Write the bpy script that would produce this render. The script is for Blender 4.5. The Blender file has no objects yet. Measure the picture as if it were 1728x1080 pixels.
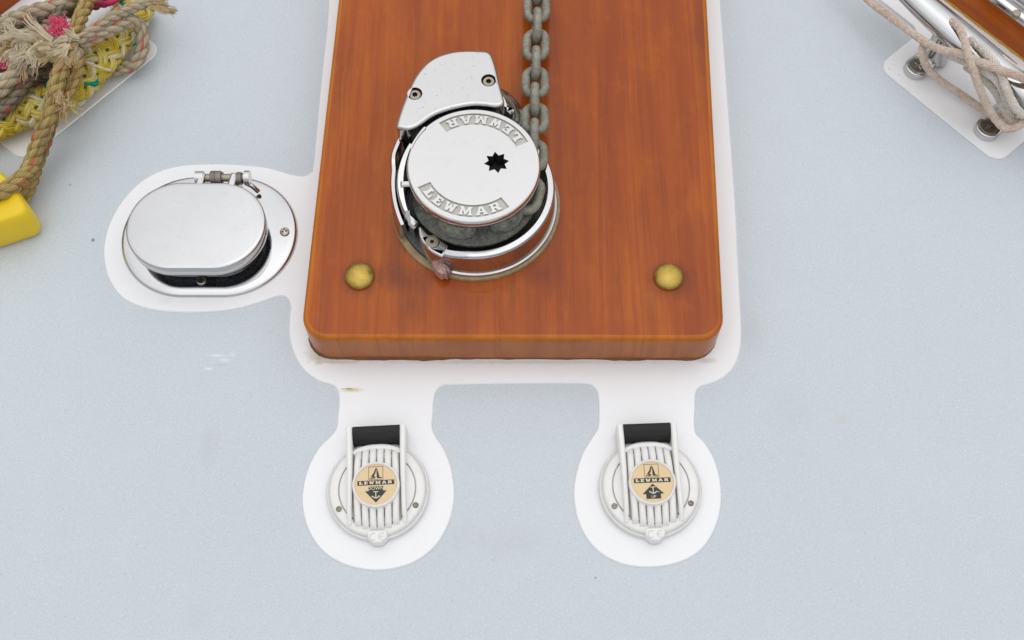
import bpy, math, random
import numpy as np
from mathutils import Vector, Matrix
from mathutils.geometry import tessellate_polygon
random.seed(7); RNG = np.random.default_rng(7)
SC = bpy.context.scene
COL = SC.collection

# ------------------------------------------------------------------ camera, sky, sun, exposure
FPX = 2000.0                      # focal length in photo pixels (photo 1728 x 1080)
TILT = math.radians(25)           # lens axis away from straight down
CH = 1.0                          # lens height above the deck
cam = bpy.data.cameras.new('camera'); camo = bpy.data.objects.new('camera', cam); COL.objects.link(camo)
cam.sensor_width = 36; cam.lens = 36 * FPX / 1728; cam.clip_start = 0.02; cam.clip_end = 6000
camo.location = (0, 0, CH); camo.rotation_euler = (TILT, 0, 0)
SC.camera = camo
W = bpy.data.worlds.new('World'); SC.world = W; W.use_nodes = True
nt = W.node_tree; bg = nt.nodes['Background']
sky = nt.nodes.new('ShaderNodeTexSky'); sky.sky_type = 'NISHITA'; sky.sun_disc = False
SUN_EL, SUN_AZ = math.radians(78), math.radians(20)
sky.sun_elevation = SUN_EL; sky.sun_rotation = SUN_AZ; sky.dust_density = 6; sky.air_density = 1; sky.ozone_density = 1
hsv = nt.nodes.new('ShaderNodeHueSaturation'); hsv.inputs['Saturation'].default_value = 0.10
# overcast: cloud brightness rises evenly from horizon to zenith, (1 + 2 sin e) / 3
tcw = nt.nodes.new('ShaderNodeTexCoord'); sxw = nt.nodes.new('ShaderNodeSeparateXYZ'); nt.links.new(tcw.outputs['Generated'], sxw.inputs[0])
cie = nt.nodes.new('ShaderNodeMapRange'); nt.links.new(sxw.outputs['Z'], cie.inputs[0])
for i_, v_ in ((1, 0.0), (2, 1.0), (3, 1 / 3), (4, 1.0)): cie.inputs[i_].default_value = v_
cld = nt.nodes.new('ShaderNodeMixRGB'); cld.inputs[1].default_value = (0, 0, 0, 1); cld.inputs[2].default_value = (10.6, 10.75, 11.0, 1); nt.links.new(cie.outputs[0], cld.inputs[0])
mixw = nt.nodes.new('ShaderNodeMixRGB'); mixw.inputs[0].default_value = 0.85
nt.links.new(sky.outputs[0], hsv.inputs['Color']); nt.links.new(hsv.outputs[0], mixw.inputs[1]); nt.links.new(cld.outputs[0], mixw.inputs[2])
cn = nt.nodes.new('ShaderNodeTexNoise'); cn.inputs['Scale'].default_value = 2.2; cn.inputs['Detail'].default_value = 5; nt.links.new(tcw.outputs['Generated'], cn.inputs['Vector'])
cm = nt.nodes.new('ShaderNodeMapRange'); nt.links.new(cn.outputs['Fac'], cm.inputs[0])
for i_, v_ in ((1, .3), (2, .7), (3, .84), (4, 1.16)): cm.inputs[i_].default_value = v_
cmul = nt.nodes.new('ShaderNodeVectorMath'); cmul.operation = 'SCALE'; nt.links.new(mixw.outputs[0], cmul.inputs[0]); nt.links.new(cm.outputs[0], cmul.inputs['Scale'])
nt.links.new(cmul.outputs[0], bg.inputs['Color']); bg.inputs['Strength'].default_value = 0.109
sl = bpy.data.lights.new('sun', 'SUN'); sl.energy = 0.55; sl.angle = math.radians(110); sl.color = (1, .97, .93)
so = bpy.data.objects.new('sun', sl); COL.objects.link(so)
sd = Vector((math.sin(SUN_AZ) * math.cos(SUN_EL), math.cos(SUN_AZ) * math.cos(SUN_EL), math.sin(SUN_EL)))
so.rotation_euler = sd.to_track_quat('Z', 'Y').to_euler()
SC.view_settings.view_transform = 'Standard'; SC.view_settings.look = 'None'
SC.view_settings.exposure = 0.0; SC.view_settings.gamma = 1.0; SC.view_settings.use_curve_mapping = False

def at(px, py, z=0.0):
    """point at height z that was measured at photo pixel px, py"""
    dx, dy = (px - 864) / FPX, -(py - 540) / FPX
    c, s = math.cos(TILT), math.sin(TILT)
    yy, zz = dy * c + s, dy * s - c
    t = (z - CH) / zz
    return Vector((dx * t, yy * t, z))
def ats(pts, z=0.0): return [at(p[0], p[1], p[2] if len(p) > 2 else z) for p in pts]

# ------------------------------------------------------------------ materials
class N:
    def __init__(s, name):
        s.m = bpy.data.materials.new(name); s.m.use_nodes = True
        s.t = s.m.node_tree; s.b = s.t.nodes['Principled BSDF']
    def n(s, kind, **kw):
        o = s.t.nodes.new('ShaderNode' + kind)
        for k, v in kw.items(): setattr(o, k, v)
        return o
    def l(s, a, b): s.t.links.new(a, b)
    def set(s, **kw):
        for k, v in kw.items():
            k = k.replace('_', ' '); v = (*v, 1) if isinstance(v, tuple) and len(v) == 3 and 'Color' in k or k == 'Coat Tint' else v
            s.b.inputs[k].default_value = v
        return s
    def coord(s, kind='Object'): return s.n('TexCoord').outputs[kind]
    def mapping(s, src, scale=(1, 1, 1), loc=(0, 0, 0), rot=(0, 0, 0)):
        o = s.n('Mapping'); s.l(src, o.inputs[0]); o.inputs['Scale'].default_value = scale
        o.inputs['Location'].default_value = loc; o.inputs['Rotation'].default_value = rot; return o.outputs[0]
    def noise(s, vec, scale, detail=4, rough=.55, dist=0):
        o = s.n('TexNoise'); s.l(vec, o.inputs['Vector']); o.inputs['Scale'].default_value = scale
        o.inputs['Detail'].default_value = detail; o.inputs['Roughness'].default_value = rough; o.inputs['Distortion'].default_value = dist
        return o.outputs['Fac']
    def ramp(s, fac, stops, interp='LINEAR'):
        o = s.n('ValToRGB'); s.l(fac, o.inputs[0]); e = o.color_ramp.elements; o.color_ramp.interpolation = interp
        while len(e) < len(stops): e.new(.5)
        for i, (p, c) in enumerate(stops):
            e[i].position = p; e[i].color = (c, c, c, 1) if not isinstance(c, tuple) else (*c, 1)
        return o.outputs[0]
    def mix(s, fac, a, b, mode='MIX'):
        o = s.n('MixRGB', blend_type=mode)
        for i, v in enumerate((fac, a, b)):
            if isinstance(v, tuple): o.inputs[i].default_value = (*v, 1)
            elif isinstance(v, (int, float)): o.inputs[i].default_value = v if i == 0 else (v, v, v, 1)
            else: s.l(v, o.inputs[i])
        return o.outputs[0]
    def math(s, op, a, b=0.0, c=None):
        o = s.n('Math', operation=op)
        for i, v in enumerate((a, b) if c is None else (a, b, c)):
            if isinstance(v, (int, float)): o.inputs[i].default_value = v
            else: s.l(v, o.inputs[i])
        return o.outputs[0]
    def bump(s, h, strength=.3, dist=.001):
        o = s.n('Bump'); s.l(h, o.inputs['Height']); o.inputs['Strength'].default_value = strength; o.inputs['Distance'].default_value = dist
        s.l(o.outputs[0], s.b.inputs['Normal']); return o
    def color(s, src): s.l(src, s.b.inputs['Base Color'])
    def rough(s, src): s.l(src, s.b.inputs['Roughness'])
    def blob(s, vec, c, rx, ry, edge=.5, warp=None):
        """soft ellipse mask at c with half axes rx, ry (metres)"""
        m = s.n('VectorMath', operation='SUBTRACT'); s.l(vec, m.inputs[0]); m.inputs[1].default_value = (c[0], c[1], 0)
        d = s.n('VectorMath', operation='MULTIPLY'); s.l(m.outputs[0], d.inputs[0]); d.inputs[1].default_value = (1 / rx, 1 / ry, 0)
        q = s.n('VectorMath', operation='LENGTH'); s.l(d.outputs[0], q.inputs[0]); v = q.outputs['Value']
        if warp is not None: v = s.math('ADD', v, s.math('MULTIPLY', s.math('SUBTRACT', warp, .5), 1.6))
        r = s.n('MapRange'); s.l(v, r.inputs[0]); r.inputs[1].default_value = 1; r.inputs[2].default_value = 1 - edge
        return r.outputs[0]

M = {}
def plain(name, col, rough=.5, metal=0.0, coat=0.0, vary=.12, scale=60, bump=0.0, bscale=900):
    m = N(name); v = m.coord(); f = m.noise(v, scale, 5)
    m.color(m.mix(f, tuple(c * (1 - vary) for c in col), tuple(min(1, c * (1 + vary)) for c in col)))
    m.set(Metallic=metal); m.b.inputs['Coat Weight'].default_value = coat
    m.rough(m.math('ADD', m.math('MULTIPLY', m.noise(v, scale * 2.3, 4), rough * .5), rough * .75))
    if bump: m.bump(m.noise(v, bscale, 3), bump, .0006)
    M[name] = m.m; return m

def mat_deck():
    m = N('nonskid_deck_paint'); v = m.coord()
    g = m.noise(v, 900, 2, .6); g2 = m.noise(v, 420, 3, .6); big = m.noise(v, 5, 4); mid = m.noise(v, 38, 5, .65)
    base = m.mix(big, (.55, .60, .645), (.60, .648, .69))
    base = m.mix(m.ramp(mid, [(.3, .0), (.72, .35)]), base, (.54, .58, .61))
    base = m.mix(m.ramp(g, [(.32, .48), (.46, 0.)]), base, (.36, .39, .42))
    base = m.mix(m.ramp(g2, [(.55, 0.), (.70, .5)]), base, (.68, .72, .75))
    sp = m.noise(v, 230, 1, .5); base = m.mix(m.ramp(sp, [(.20, .32), (.27, 0.)]), base, (.30, .32, .33))
    w = m.noise(v, 70, 5, .7)
    for (px, py, rx, ry, col, a) in [(364, 600, .011, .0016, (.74, .77, .79), .8), (380, 607, .006, .0024, (.72, .75, .77), .7), (352, 622, .005, .0016, (.74, .77, .79), .8), (372, 615, .010, .0012, (.46, .48, .50), .5), (392, 598, .004, .004, (.72, .75, .77), .5), (352, 756, .011, .03, (.50, .50, .47), .3), (1418, 708, .010, .009, (.56, .54, .49), .3),
            (720, 905, .05, .035, (.52, .54, .56), .35), (860, 912, .05, .02, (.53, .55, .57), .4), (1262, 560, .02, .03, (.45, .45, .45), .25), (1330, 690, .03, .03, (.52, .55, .57), .3),
            (540, 600, .022, .02, (.42, .41, .38), .35), (157, 405, .0022, .0025, (.15, .13, .12), .9), (118, 312, .0015, .002, (.2, .2, .2), .6), (1005, 975, .0018, .0018, (.3, .28, .2), .8), (330, 1040, .02, .02, (.53, .55, .56), .3)]:
        p = at(px, py)
        base = m.mix(m.math('MULTIPLY', m.blob(v, (p.x, p.y), rx, ry, .8, w), a), base, col)
    m.color(base); m.set(Roughness=.62); m.b.inputs['Specular IOR Level'].default_value = .35
    m.bump(m.math('ADD', g, m.math('MULTIPLY', g2, .8)), .38, .0009)
    M['deck'] = m.m
mat_deck()
def mat_white():
    m = N('white_gelcoat'); v = m.coord()
    big = m.noise(v, 9, 5, .6); fine = m.noise(v, 130, 5, .65)
    base = m.mix(big, (.80, .80, .815), (.86, .86, .87))
    base = m.mix(m.ramp(fine, [(.55, 0.), (.85, .4)]), base, (.74, .74, .74))
    w = m.noise(v, 160, 5, .75)
    for (px, py, rx, ry, col, a) in [(533, 592, .012, .016, (.46, .43, .36), .45), (545, 605, .014, .006, (.40, .30, .16), .45), (594, 659, .011, .0028, (.62, .53, .28), .95), (588, 657, .008, .0010, (.25, .2, .08), .9), (278, 508, .008, .006, (.74, .75, .75), .6),
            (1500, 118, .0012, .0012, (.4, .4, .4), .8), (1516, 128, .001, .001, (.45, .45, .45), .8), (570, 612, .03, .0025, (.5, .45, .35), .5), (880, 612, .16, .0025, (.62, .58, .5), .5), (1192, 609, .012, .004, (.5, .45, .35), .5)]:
        p = at(px, py)
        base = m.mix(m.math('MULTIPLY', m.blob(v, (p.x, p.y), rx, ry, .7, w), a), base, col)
    m.color(base); m.set(Roughness=.32); m.bump(fine, .08, .0006); M['white'] = m.m
mat_white()

def mat_wood(name, spots=(), tone=1.0, pale=False):
    m = N(name); uv = m.n('UVMap').outputs[0]
    wv = m.mapping(uv, (1, .13, 1)); warp = m.noise(wv, 16, 3, .5)
    fine = m.noise(m.mapping(uv, (620, 14, 1)), 1, 4, .6); mid = m.noise(m.mapping(uv, (70, 2.4, 1)), 1, 6, .62, .9); big = m.noise(m.mapping(uv, (11, 1.5, 1)), 1, 4, .55, .9)
    rip = m.noise(m.mapping(uv, (60, 45, 1)), 1, 3, .6)
    c = m.mix(m.ramp(big, [(.28, 0.), (.72, 1.)]), (.275 * tone, .045 * tone, .003), (.465 * tone, .108 * tone, .003))
    c = m.mix(m.ramp(mid, [(.32, .5), (.56, 0.)]), c, (.235, .036, .004))
    c = m.mix(m.ramp(mid, [(.55, 0.), (.80, .32)]), c, (.56, .155, .004))
    c = m.mix(m.ramp(fine, [(.36, .22), (.52, 0.)]), c, (.17, .033, .006))
    c = m.mix(m.ramp(rip, [(.56, 0.), (.8, .18)]), c, (.60, .17, .004))
    if pale == 'front': c = m.mix(.40, c, (.44, .19, .05))  # pale reflection of the deck, mixed into the wood colour
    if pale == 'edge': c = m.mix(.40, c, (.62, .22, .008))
    mott = m.noise(m.mapping(uv, (26, 10, 1)), 1, 5, .65, .5); c = m.mix(m.ramp(mott, [(.34, .38), (.55, 0.)]), c, (.25, .040, .006)); c = m.mix(m.ramp(mott, [(.55, 0.), (.75, .30)]), c, (.55, .145, .004))
    gl = m.noise(m.mapping(uv, (33, .9, 1)), 1, 4, .5, .6); c = m.mix(m.math('MULTIPLY', m.ramp(gl, [(.485, 0.), (.5, .38), (.515, 0.)]), m.ramp(fine, [(.4, .3), (.6, 1.)])), c, (.16, .026, .005))
    w = m.noise(m.mapping(uv, (40, 14, 1)), 1, 4, .7)
    for (x, y, rx, ry, a) in spots:
        c = m.mix(m.math('MULTIPLY', m.blob(uv, (x, y), rx, ry, .9, w), a), c, (.10, .020, .010))
    m.color(c); m.set(Roughness=.42); m.b.inputs['Specular IOR Level'].default_value = .08
    m.b.inputs['Coat Weight'].default_value = .48; m.b.inputs['Coat Roughness'].default_value = .035; m.b.inputs['Coat IOR'].default_value = 1.5
    h = m.math('ADD', m.math('MULTIPLY', fine, .25), m.noise(uv, 60, 2, .5))
    bp = m.n('Bump'); m.l(h, bp.inputs['Height']); bp.inputs['Strength'].default_value = .10; bp.inputs['Distance'].default_value = .002
    m.l(bp.outputs[0], m.b.inputs['Coat Normal']); M[name] = m.m

def mat_chrome(name, col=(.60, .597, .592), rough=.07, pits=.3, bump=.02, smudge=.5):
    m = N(name); v = m.coord()
    pit = m.noise(v, 210, 4, .75); big = m.noise(v, 26, 5, .65); spot = m.noise(v, 95, 3, .6)
    c = m.mix(m.ramp(big, [(.35, 0.), (.7, smudge)]), col, tuple(x * .90 for x in col))
    c = m.mix(m.ramp(spot, [(.64, 0.), (.69, smudge * .5), (.74, 0.)]), c, tuple(x * .78 for x in col))
    c = m.mix(m.math('MULTIPLY', m.ramp(pit, [(.63, 0.), (.71, 1.)]), pits), c, (.20, .17, .13))
    m.color(c); m.set(Metallic=1.0)
    m.rough(m.math('ADD', rough, m.math('MULTIPLY', m.ramp(big, [(.35, 0.), (.75, 1.)]), rough * 2.0)))
    scr = m.noise(m.mapping(v, (900, 25, 900), rot=(0, 0, .6)), 1, 3, .6)
    m.bump(m.math('ADD', m.math('ADD', m.noise(v, 45, 3, .5), m.math('MULTIPLY', pit, .2)), m.math('MULTIPLY', scr, .06)), bump, .002); M[name] = m.m
mat_chrome('chrome'); mat_chrome('chrome_clean', (.575, .575, .58), .055, .12, .010); mat_chrome('chrome_mirror', (.58, .58, .585), .03, .0, .004, .3)
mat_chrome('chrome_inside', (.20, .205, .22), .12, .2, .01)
mat_chrome('chrome_cap', (.61, .608, .605), .08, .12, .012, .4)
mat_chrome('chrome_pitted', (.585, .582, .578), .10, 1.0, .03)
mat_chrome('screw_dark', (.22, .19, .15), .22, .9, .05)
mat_chrome('steel_dirty', (.40, .35, .28), .22, .9, .05)
mat_chrome('spring_steel', (.30, .275, .24), .25, .6, .03)
plain('cast_dark', (.10, .105, .105), .45, .8, 0, .5, 80, .4, 500)
plain('gasket', (.30, .22, .12), .55, 0, 0, .6, 140, .3, 400)
plain('hole_dark', (.02, .018, .016), .7)
plain('pocket', (.47, .45, .41), .45, .4, 0, .25, 150, .1)
plain('black_rubber', (.009, .009, .010), .7, 0, .0, .3, 200, .2, 1500)
plain('white_plastic', (.80, .79, .77), .42, 0, 0, .06, 120, .12, 700)
plain('ring_grey', (.70, .70, .685), .38, .1, 0, .12, 130, .1)
plain('badge', (.70, .52, .29), .35, 0, .3, .06, 150)
plain('print_black', (.018, .017, .016), .4)
plain('print_cream', (.78, .70, .52), .45)
plain('yellow_foam', (.80, .56, .004), .48, 0, .1, .10, 28, .25, 160)
plain('pink_plastic', (.42, .25, .225), .35, 0, .2, .35, 200, .3, 600)
plain('hull_white', (.78, .78, .79), .3)
plain('magenta_cord', (.50, .02, .09), .6)
plain('pink_tuft', (.75, .10, .20), .8, 0, 0, .25, 300)
plain('fray_pale', (.62, .53, .38), .85, 0, 0, .35, 200)
plain('fray_tan', (.46, .34, .17), .85, 0, 0, .45, 200)
def mat_galv():
    m = N('galvanised'); v = m.coord()
    a = m.noise(v, 120, 5, .7); b = m.noise(v, 420, 4, .7)
    c = m.mix(m.ramp(a, [(.3, 0.), (.7, 1.)]), (.16, .155, .115), (.37, .36, .295))
    c = m.mix(m.ramp(b, [(.52, 0.), (.70, .7)]), c, (.48, .48, .43)); c = m.mix(m.ramp(a, [(.62, 0.), (.8, .5)]), c, (.26, .19, .09))
    m.color(c); m.set(Metallic=.35); m.rough(m.ramp(b, [(.3, .5), (.7, .75)])); m.bump(b, .35, .0012); M['galv'] = m.m
    m = N('corroded_gypsy'); v = m.coord(); a = m.noise(v, 160, 5, .75); b = m.noise(v, 500, 4, .7)
    c = m.mix(m.ramp(a, [(.35, 0.), (.65, 1.)]), (.04, .042, .038), (.15, .155, .14)); c = m.mix(m.ramp(b, [(.5, 0.), (.75, .5)]), c, (.33, .27, .14))
    m.color(c); m.set(Metallic=.4, Roughness=.5); m.bump(b, .4, .0012); M['gypsy'] = m.m
    m = N('corroded_tooth'); v = m.coord(); a = m.noise(v, 170, 5, .75); b = m.noise(v, 420, 4, .7)
    c = m.mix(m.ramp(a, [(.35, 0.), (.65, 1.)]), (.13, .14, .12), (.42, .43, .40)); c = m.mix(m.ramp(b, [(.5, 0.), (.7, .6)]), c, (.40, .33, .17))
    m.color(c); m.set(Metallic=.2, Roughness=.6); m.bump(m.math('ADD', b, m.math('MULTIPLY', a, 2.0)), .9, .0022); M['gypsy_tooth'] = m.m
mat_galv()
def mat_brass():
    m = N('weathered_brass'); v = m.coord(); a = m.noise(v, 130, 5, .7); b = m.noise(v, 500, 3, .6)
    c = m.mix(m.ramp(a, [(.35, 0.), (.65, 1.)]), (.42, .27, .05), (.54, .39, .105)); c = m.mix(m.ramp(b, [(.66, 0.), (.74, .4)]), c, (.20, .14, .03))
    m.color(c); m.set(Metallic=.85); m.rough(m.ramp(a, [(.3, .22), (.7, .45)])); m.bump(b, .15, .0006); M['brass'] = m.m
mat_brass()
def mat_rope(name, lo, hi, tracer=None, yarns=9, ypitch=.022, dirt=(.10, .085, .06), dirt_amt=.6, groove=.55):
    m = N(name); uv = m.n('UVMap').outputs[0]; v = m.coord()
    sx = m.n('SeparateXYZ'); m.l(uv, sx.inputs[0])
    ph = m.math('ADD', m.math('MULTIPLY', sx.outputs[0], yarns), m.math('MULTIPLY', sx.outputs[1], yarns / ypitch * .8))
    saw = m.math('FRACT', ph); tri = m.math('ABSOLUTE', m.math('SUBTRACT', saw, .5))
    cell = m.n('TexWhiteNoise'); cell.noise_dimensions = '1D'; m.l(m.math('FLOOR', m.math('MODULO', m.math('ADD', ph, 900 * yarns), yarns)), cell.inputs['W'])
    fib = m.noise(m.mapping(uv, (60, 260, 1)), 1, 4, .7); big = m.noise(v, 30, 4, .6)
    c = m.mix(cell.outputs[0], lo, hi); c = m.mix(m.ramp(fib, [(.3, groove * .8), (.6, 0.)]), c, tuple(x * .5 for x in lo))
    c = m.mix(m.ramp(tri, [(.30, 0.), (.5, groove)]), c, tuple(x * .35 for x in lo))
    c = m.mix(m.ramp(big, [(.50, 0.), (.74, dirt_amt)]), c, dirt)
    if tracer:
        yid = m.math('FLOOR', m.math('MODULO', m.math('ADD', ph, 900 * yarns), yarns))
        msk = m.math('LESS_THAN', yid, 1.0)
        c = m.mix(m.math('MULTIPLY', msk, m.ramp(fib, [(.25, .4), (.5, .9)])), c, tracer)
    m.color(c); m.set(Roughness=.85); m.b.inputs['Specular IOR Level'].default_value = .25
    m.bump(m.math('SUBTRACT', fib, m.math('MULTIPLY', tri, 1.6)), .6, .0012); M[name] = m.m
mat_rope('rope_tan', (.40, .315, .20), (.66, .56, .40)); mat_rope('rope_tan_tracer', (.40, .315, .20), (.66, .56, .40), (.62, .07, .08))
mat_rope('rope_grey', (.16, .125, .085), (.34, .28, .20)); mat_rope('rope_grey_tracer', (.16, .125, .085), (.34, .28, .20), (.45, .05, .07))
mat_rope('rope_gold', (.33, .22, .07), (.60, .45, .18)); mat_rope('rope_gold_tracer', (.33, .22, .07), (.60, .45, .18), (.58, .09, .06))
mat_rope('braid_yellow', (.64, .45, .02), (.80, .70, .24), None, 5, .05, (.30, .22, .06), .5); mat_rope('braid_pale', (.66, .60, .34), (.80, .76, .58), None, 5, .05, (.30, .25, .12), .45)
mat_rope('braid_green', (.0, .22, .12), (.01, .36, .20), None, 5, .05, (.02, .1, .06), .3)
mat_rope('cord_tan', (.72, .57, .46), (.84, .72, .62), None, 4, .02, (.62, .38, .27), .7, .3); mat_rope('cord_pale', (.78, .71, .62), (.88, .83, .75), None, 4, .02, (.60, .43, .32), .4, .25)

# ------------------------------------------------------------------ mesh building
class MB:
    def __init__(s): s.v = []; s.f = []; s.uv = []; s.mi = []
    def face(s, idx, uv=None, mi=0):
        s.f.append(idx); s.uv.append(uv if uv else [(s.v[i][0], s.v[i][1]) for i in idx]); s.mi.append(mi)
    def add(s, pts):
        b = len(s.v); s.v.extend([tuple(p) for p in pts]); return b
    def rings(s, rings, closed=True, uvs=None, mi=0, cap0=False, cap1=False, loop=False):
        """quads between successive rings; rings wind counter-clockwise seen from the travel direction"""
        n = len(rings[0]); bs = [s.add(r) for r in rings]
        if loop: bs = bs + [bs[0]]
        for i in range(len(bs) - 1):
            a, b = bs[i], bs[i + 1]
            for j in range(n if closed else n - 1):
                k = (j + 1) % n; uv = None
                if uvs is not None:
                    u0, v0 = uvs; uv = [(j / n * u0, i * v0), ((j + 1) / n * u0, i * v0), ((j + 1) / n * u0, (i + 1) * v0), (j / n * u0, (i + 1) * v0)]
                s.face([a + j, a + k, b + k, b + j], uv, mi)
        if cap0: s.face([bs[0] + j for j in range(n)][::-1], None, mi)
        if cap1: s.face([bs[-1] + j for j in range(n)], None, mi)
    def fill(s, outer, holes=(), z=0.0, mi=0, up=True):
        loops = [[Vector((p[0], p[1], 0)) for p in l] for l in [outer, *holes]]
        flat = [p for l in loops for p in l]; b = s.add([(p.x, p.y, z) for p in flat])
        for t in tessellate_polygon(loops):
            a, c, d = (flat[i] for i in t); cr = (c - a).cross(d - a).z
            if abs(cr) < 1e-14: continue
            t = list(t)
            if (cr > 0) != up: t = t[::-1]
            s.face([b + i for i in t], None, mi)
    def box(s, c, sx, sy, sz, rz=0, bev=.0, mi=0):
        hx, hy = sx / 2, sy / 2; cs, sn = math.cos(rz), math.sin(rz); b = bev
        def ring(ix, z):
            o = []
            for (x, y) in ((-hx + ix, -hy + ix), (hx - ix, -hy + ix), (hx - ix, hy - ix), (-hx + ix, hy - ix)):
                o.append((c[0] + x * cs - y * sn, c[1] + x * sn + y * cs, z))
            return o
        z0, z1 = c[2] - sz / 2, c[2] + sz / 2
        s.rings([ring(0, z0), ring(0, z1 - b), ring(b, z1)] if b else [ring(0, z0), ring(0, z1)], mi=mi, cap0=True, cap1=True)
    def xf(s, M4):
        s.v = [tuple(M4 @ Vector(p)) for p in s.v]
    def build(s, name, mats, parent=None, smooth=38, local=False):
        me = bpy.data.meshes.new(name)
        off = Vector((0, 0, 0))
        if parent is not None and not local: off = Vector(ROOT.get(parent.name, (0, 0, 0)))
        v = [(p[0] - off.x, p[1] - off.y, p[2] - off.z) for p in s.v]
        me.from_pydata(v, [], s.f)
        ul = me.uv_layers.new(name='UVMap'); flat = [c for f in s.uv for uv in f for c in uv]
        if len(flat) == len(ul.data) * 2: ul.data.foreach_set('uv', flat)
        mats = mats if isinstance(mats, (list, tuple)) else [mats]
        for k in mats: me.materials.append(M[k] if isinstance(k, str) else k)
        if len(mats) > 1: me.polygons.foreach_set('material_index', s.mi)
        if smooth:
            me.polygons.foreach_set('use_smooth', [True] * len(me.polygons)); me.set_sharp_from_angle(angle=math.radians(smooth))
        me.update(); o = bpy.data.objects.new(name, me); COL.objects.link(o)
        if parent is not None: o.parent = parent; ROOT[o.name] = ROOT.get(parent.name, (0, 0, 0))
        return o
ROOT = {}
def tag(o, label=None, cat=None, group=None, kind=None):
    for k, v in (('label', label), ('category', cat), ('group', group), ('kind', kind)):
        if v: o[k] = v
    return o
def empty(name, loc, label, cat, group=None, rz=0):
    o = bpy.data.objects.new(name, None); COL.objects.link(o); o.location = loc; o.rotation_euler = (0, 0, rz); o.empty_display_size = .05
    ROOT[o.name] = tuple(loc); return tag(o, label, cat, group)

def ccw(p): return p if sum(p[i - 1][0] * p[i][1] - p[i][0] * p[i - 1][1] for i in range(len(p))) > 0 else p[::-1]
def offset(poly, d):
    """inward offset of a counter-clockwise outline"""
    n = len(poly); o = []
    for i in range(n):
        a, b, c = (np.array(poly[j % n][:2], float) for j in (i - 1, i, i + 1))
        e1, e2 = b - a, c - b; e1 /= max(np.hypot(*e1), 1e-12); e2 /= max(np.hypot(*e2), 1e-12)
        n1, n2 = np.array((-e1[1], e1[0])), np.array((-e2[1], e2[0])); q = n1 + n2; l = np.hypot(*q)
        q = n1 if l < 1e-6 else q / l; k = max(.5, float(q @ n1)); o.append(tuple(b + q * d / k))
    return o
def rounded(pts, r, seg=6):
    """polygon with rounded corners; r one radius or one per corner"""
    out = []; n = len(pts)
    for i in range(n):
        rr = r[i] if isinstance(r, (list, tuple)) else r
        a, b, c = (Vector((pts[j % n][0], pts[j % n][1])) for j in (i - 1, i, i + 1))
        u, w = (a - b), (c - b); lu, lw = u.length, w.length; u.normalize(); w.normalize()
        ang = math.acos(max(-1, min(1, u.dot(w)))); tl = rr / max(math.tan(ang / 2), 1e-4); tl = min(tl, lu * .49, lw * .49); rr2 = tl * math.tan(ang / 2)
        if rr2 < 1e-5 or ang > 3.1: out.append((b.x, b.y)); continue
        cen = b + (u + w).normalized() * (rr2 / math.sin(ang / 2)); p0, p1 = b + u * tl - cen, b + w * tl - cen
        a0 = math.atan2(p0.y, p0.x); d = math.atan2(p1.y, p1.x) - a0; d = (d + math.pi) % (2 * math.pi) - math.pi
        for k in range(seg + 1): out.append((cen.x + rr2 * math.cos(a0 + d * k / seg), cen.y + rr2 * math.sin(a0 + d * k / seg)))
    return out
def spline(pts, per=8, closed=False):
    P = np.array([tuple(p) for p in pts], float); n = len(P); out = []
    idx = range(n if closed else n - 1)
    for i in idx:
        if closed: p0, p1, p2, p3 = P[i - 1], P[i], P[(i + 1) % n], P[(i + 2) % n]
        else: p1, p2 = P[i], P[i + 1]; p0 = P[i - 1] if i else 2 * p1 - p2; p3 = P[i + 2] if i + 2 < n else 2 * p2 - p1
        for k in range(per):
            t = k / per; out.append(.5 * (2 * p1 + (p2 - p0) * t + (2 * p0 - 5 * p1 + 4 * p2 - p3) * t * t + (3 * p1 - p0 - 3 * p2 + p3) * t ** 3))
    if not closed: out.append(P[-1])
    return np.array(out)
def resample(P, step):
    P = np.asarray(P, float); s = np.concatenate([[0], np.cumsum(np.linalg.norm(np.diff(P, axis=0), axis=1))])
    n = max(2, int(s[-1] / step) + 1); q = np.linspace(0, s[-1], n)
    return np.stack([np.interp(q, s, P[:, k]) for k in range(P.shape[1])], 1), q
def frames(P, up=(0, 0, 1)):
    T = np.gradient(P, axis=0); T /= np.linalg.norm(T, axis=1)[:, None] + 1e-12
    Nn = np.zeros_like(P); u = np.array(up, float); v = u - T[0] * (u @ T[0])
    if np.linalg.norm(v) < 1e-3: v = np.array((1., 0, 0)) - T[0] * T[0][0]
    Nn[0] = v / np.linalg.norm(v)
    for i in range(1, len(P)):
        v = Nn[i - 1] - T[i] * (Nn[i - 1] @ T[i]); Nn[i] = v / (np.linalg.norm(v) + 1e-12)
    return T, Nn, np.cross(T, Nn)
def tube(mb, P, r, n=8, mi=0, cap=True, uvlen=None, flat=1.0, frame=None):
    """r: radius or one per point"""
    P = np.asarray(P, float); T, A, B = frame if frame else frames(P)
    R = np.full(len(P), r) if np.isscalar(r) else np.asarray(r)
    an = np.linspace(0, 2 * np.pi, n, endpoint=False)
    L = np.concatenate([[0], np.cumsum(np.linalg.norm(np.diff(P, axis=0), axis=1))])
    rg = [P[i] + R[i] * (np.cos(an)[:, None] * A[i] * flat + np.sin(an)[:, None] * B[i]) for i in range(len(P))]
    bs = [mb.add(q) for q in rg]
    for i in range(len(bs) - 1):
        for j in range(n):
            k = (j + 1) % n
            mb.face([bs[i] + j, bs[i] + k, bs[i + 1] + k, bs[i + 1] + j], [(j / n, L[i]), ((j + 1) / n, L[i]), ((j + 1) / n, L[i + 1]), (j / n, L[i + 1])], mi)
    if cap:
        mb.face([bs[0] + j for j in range(n)][::-1], [(0, 0)] * n, mi); mb.face([bs[-1] + j for j in range(n)], [(0, L[-1])] * n, mi)
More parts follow.
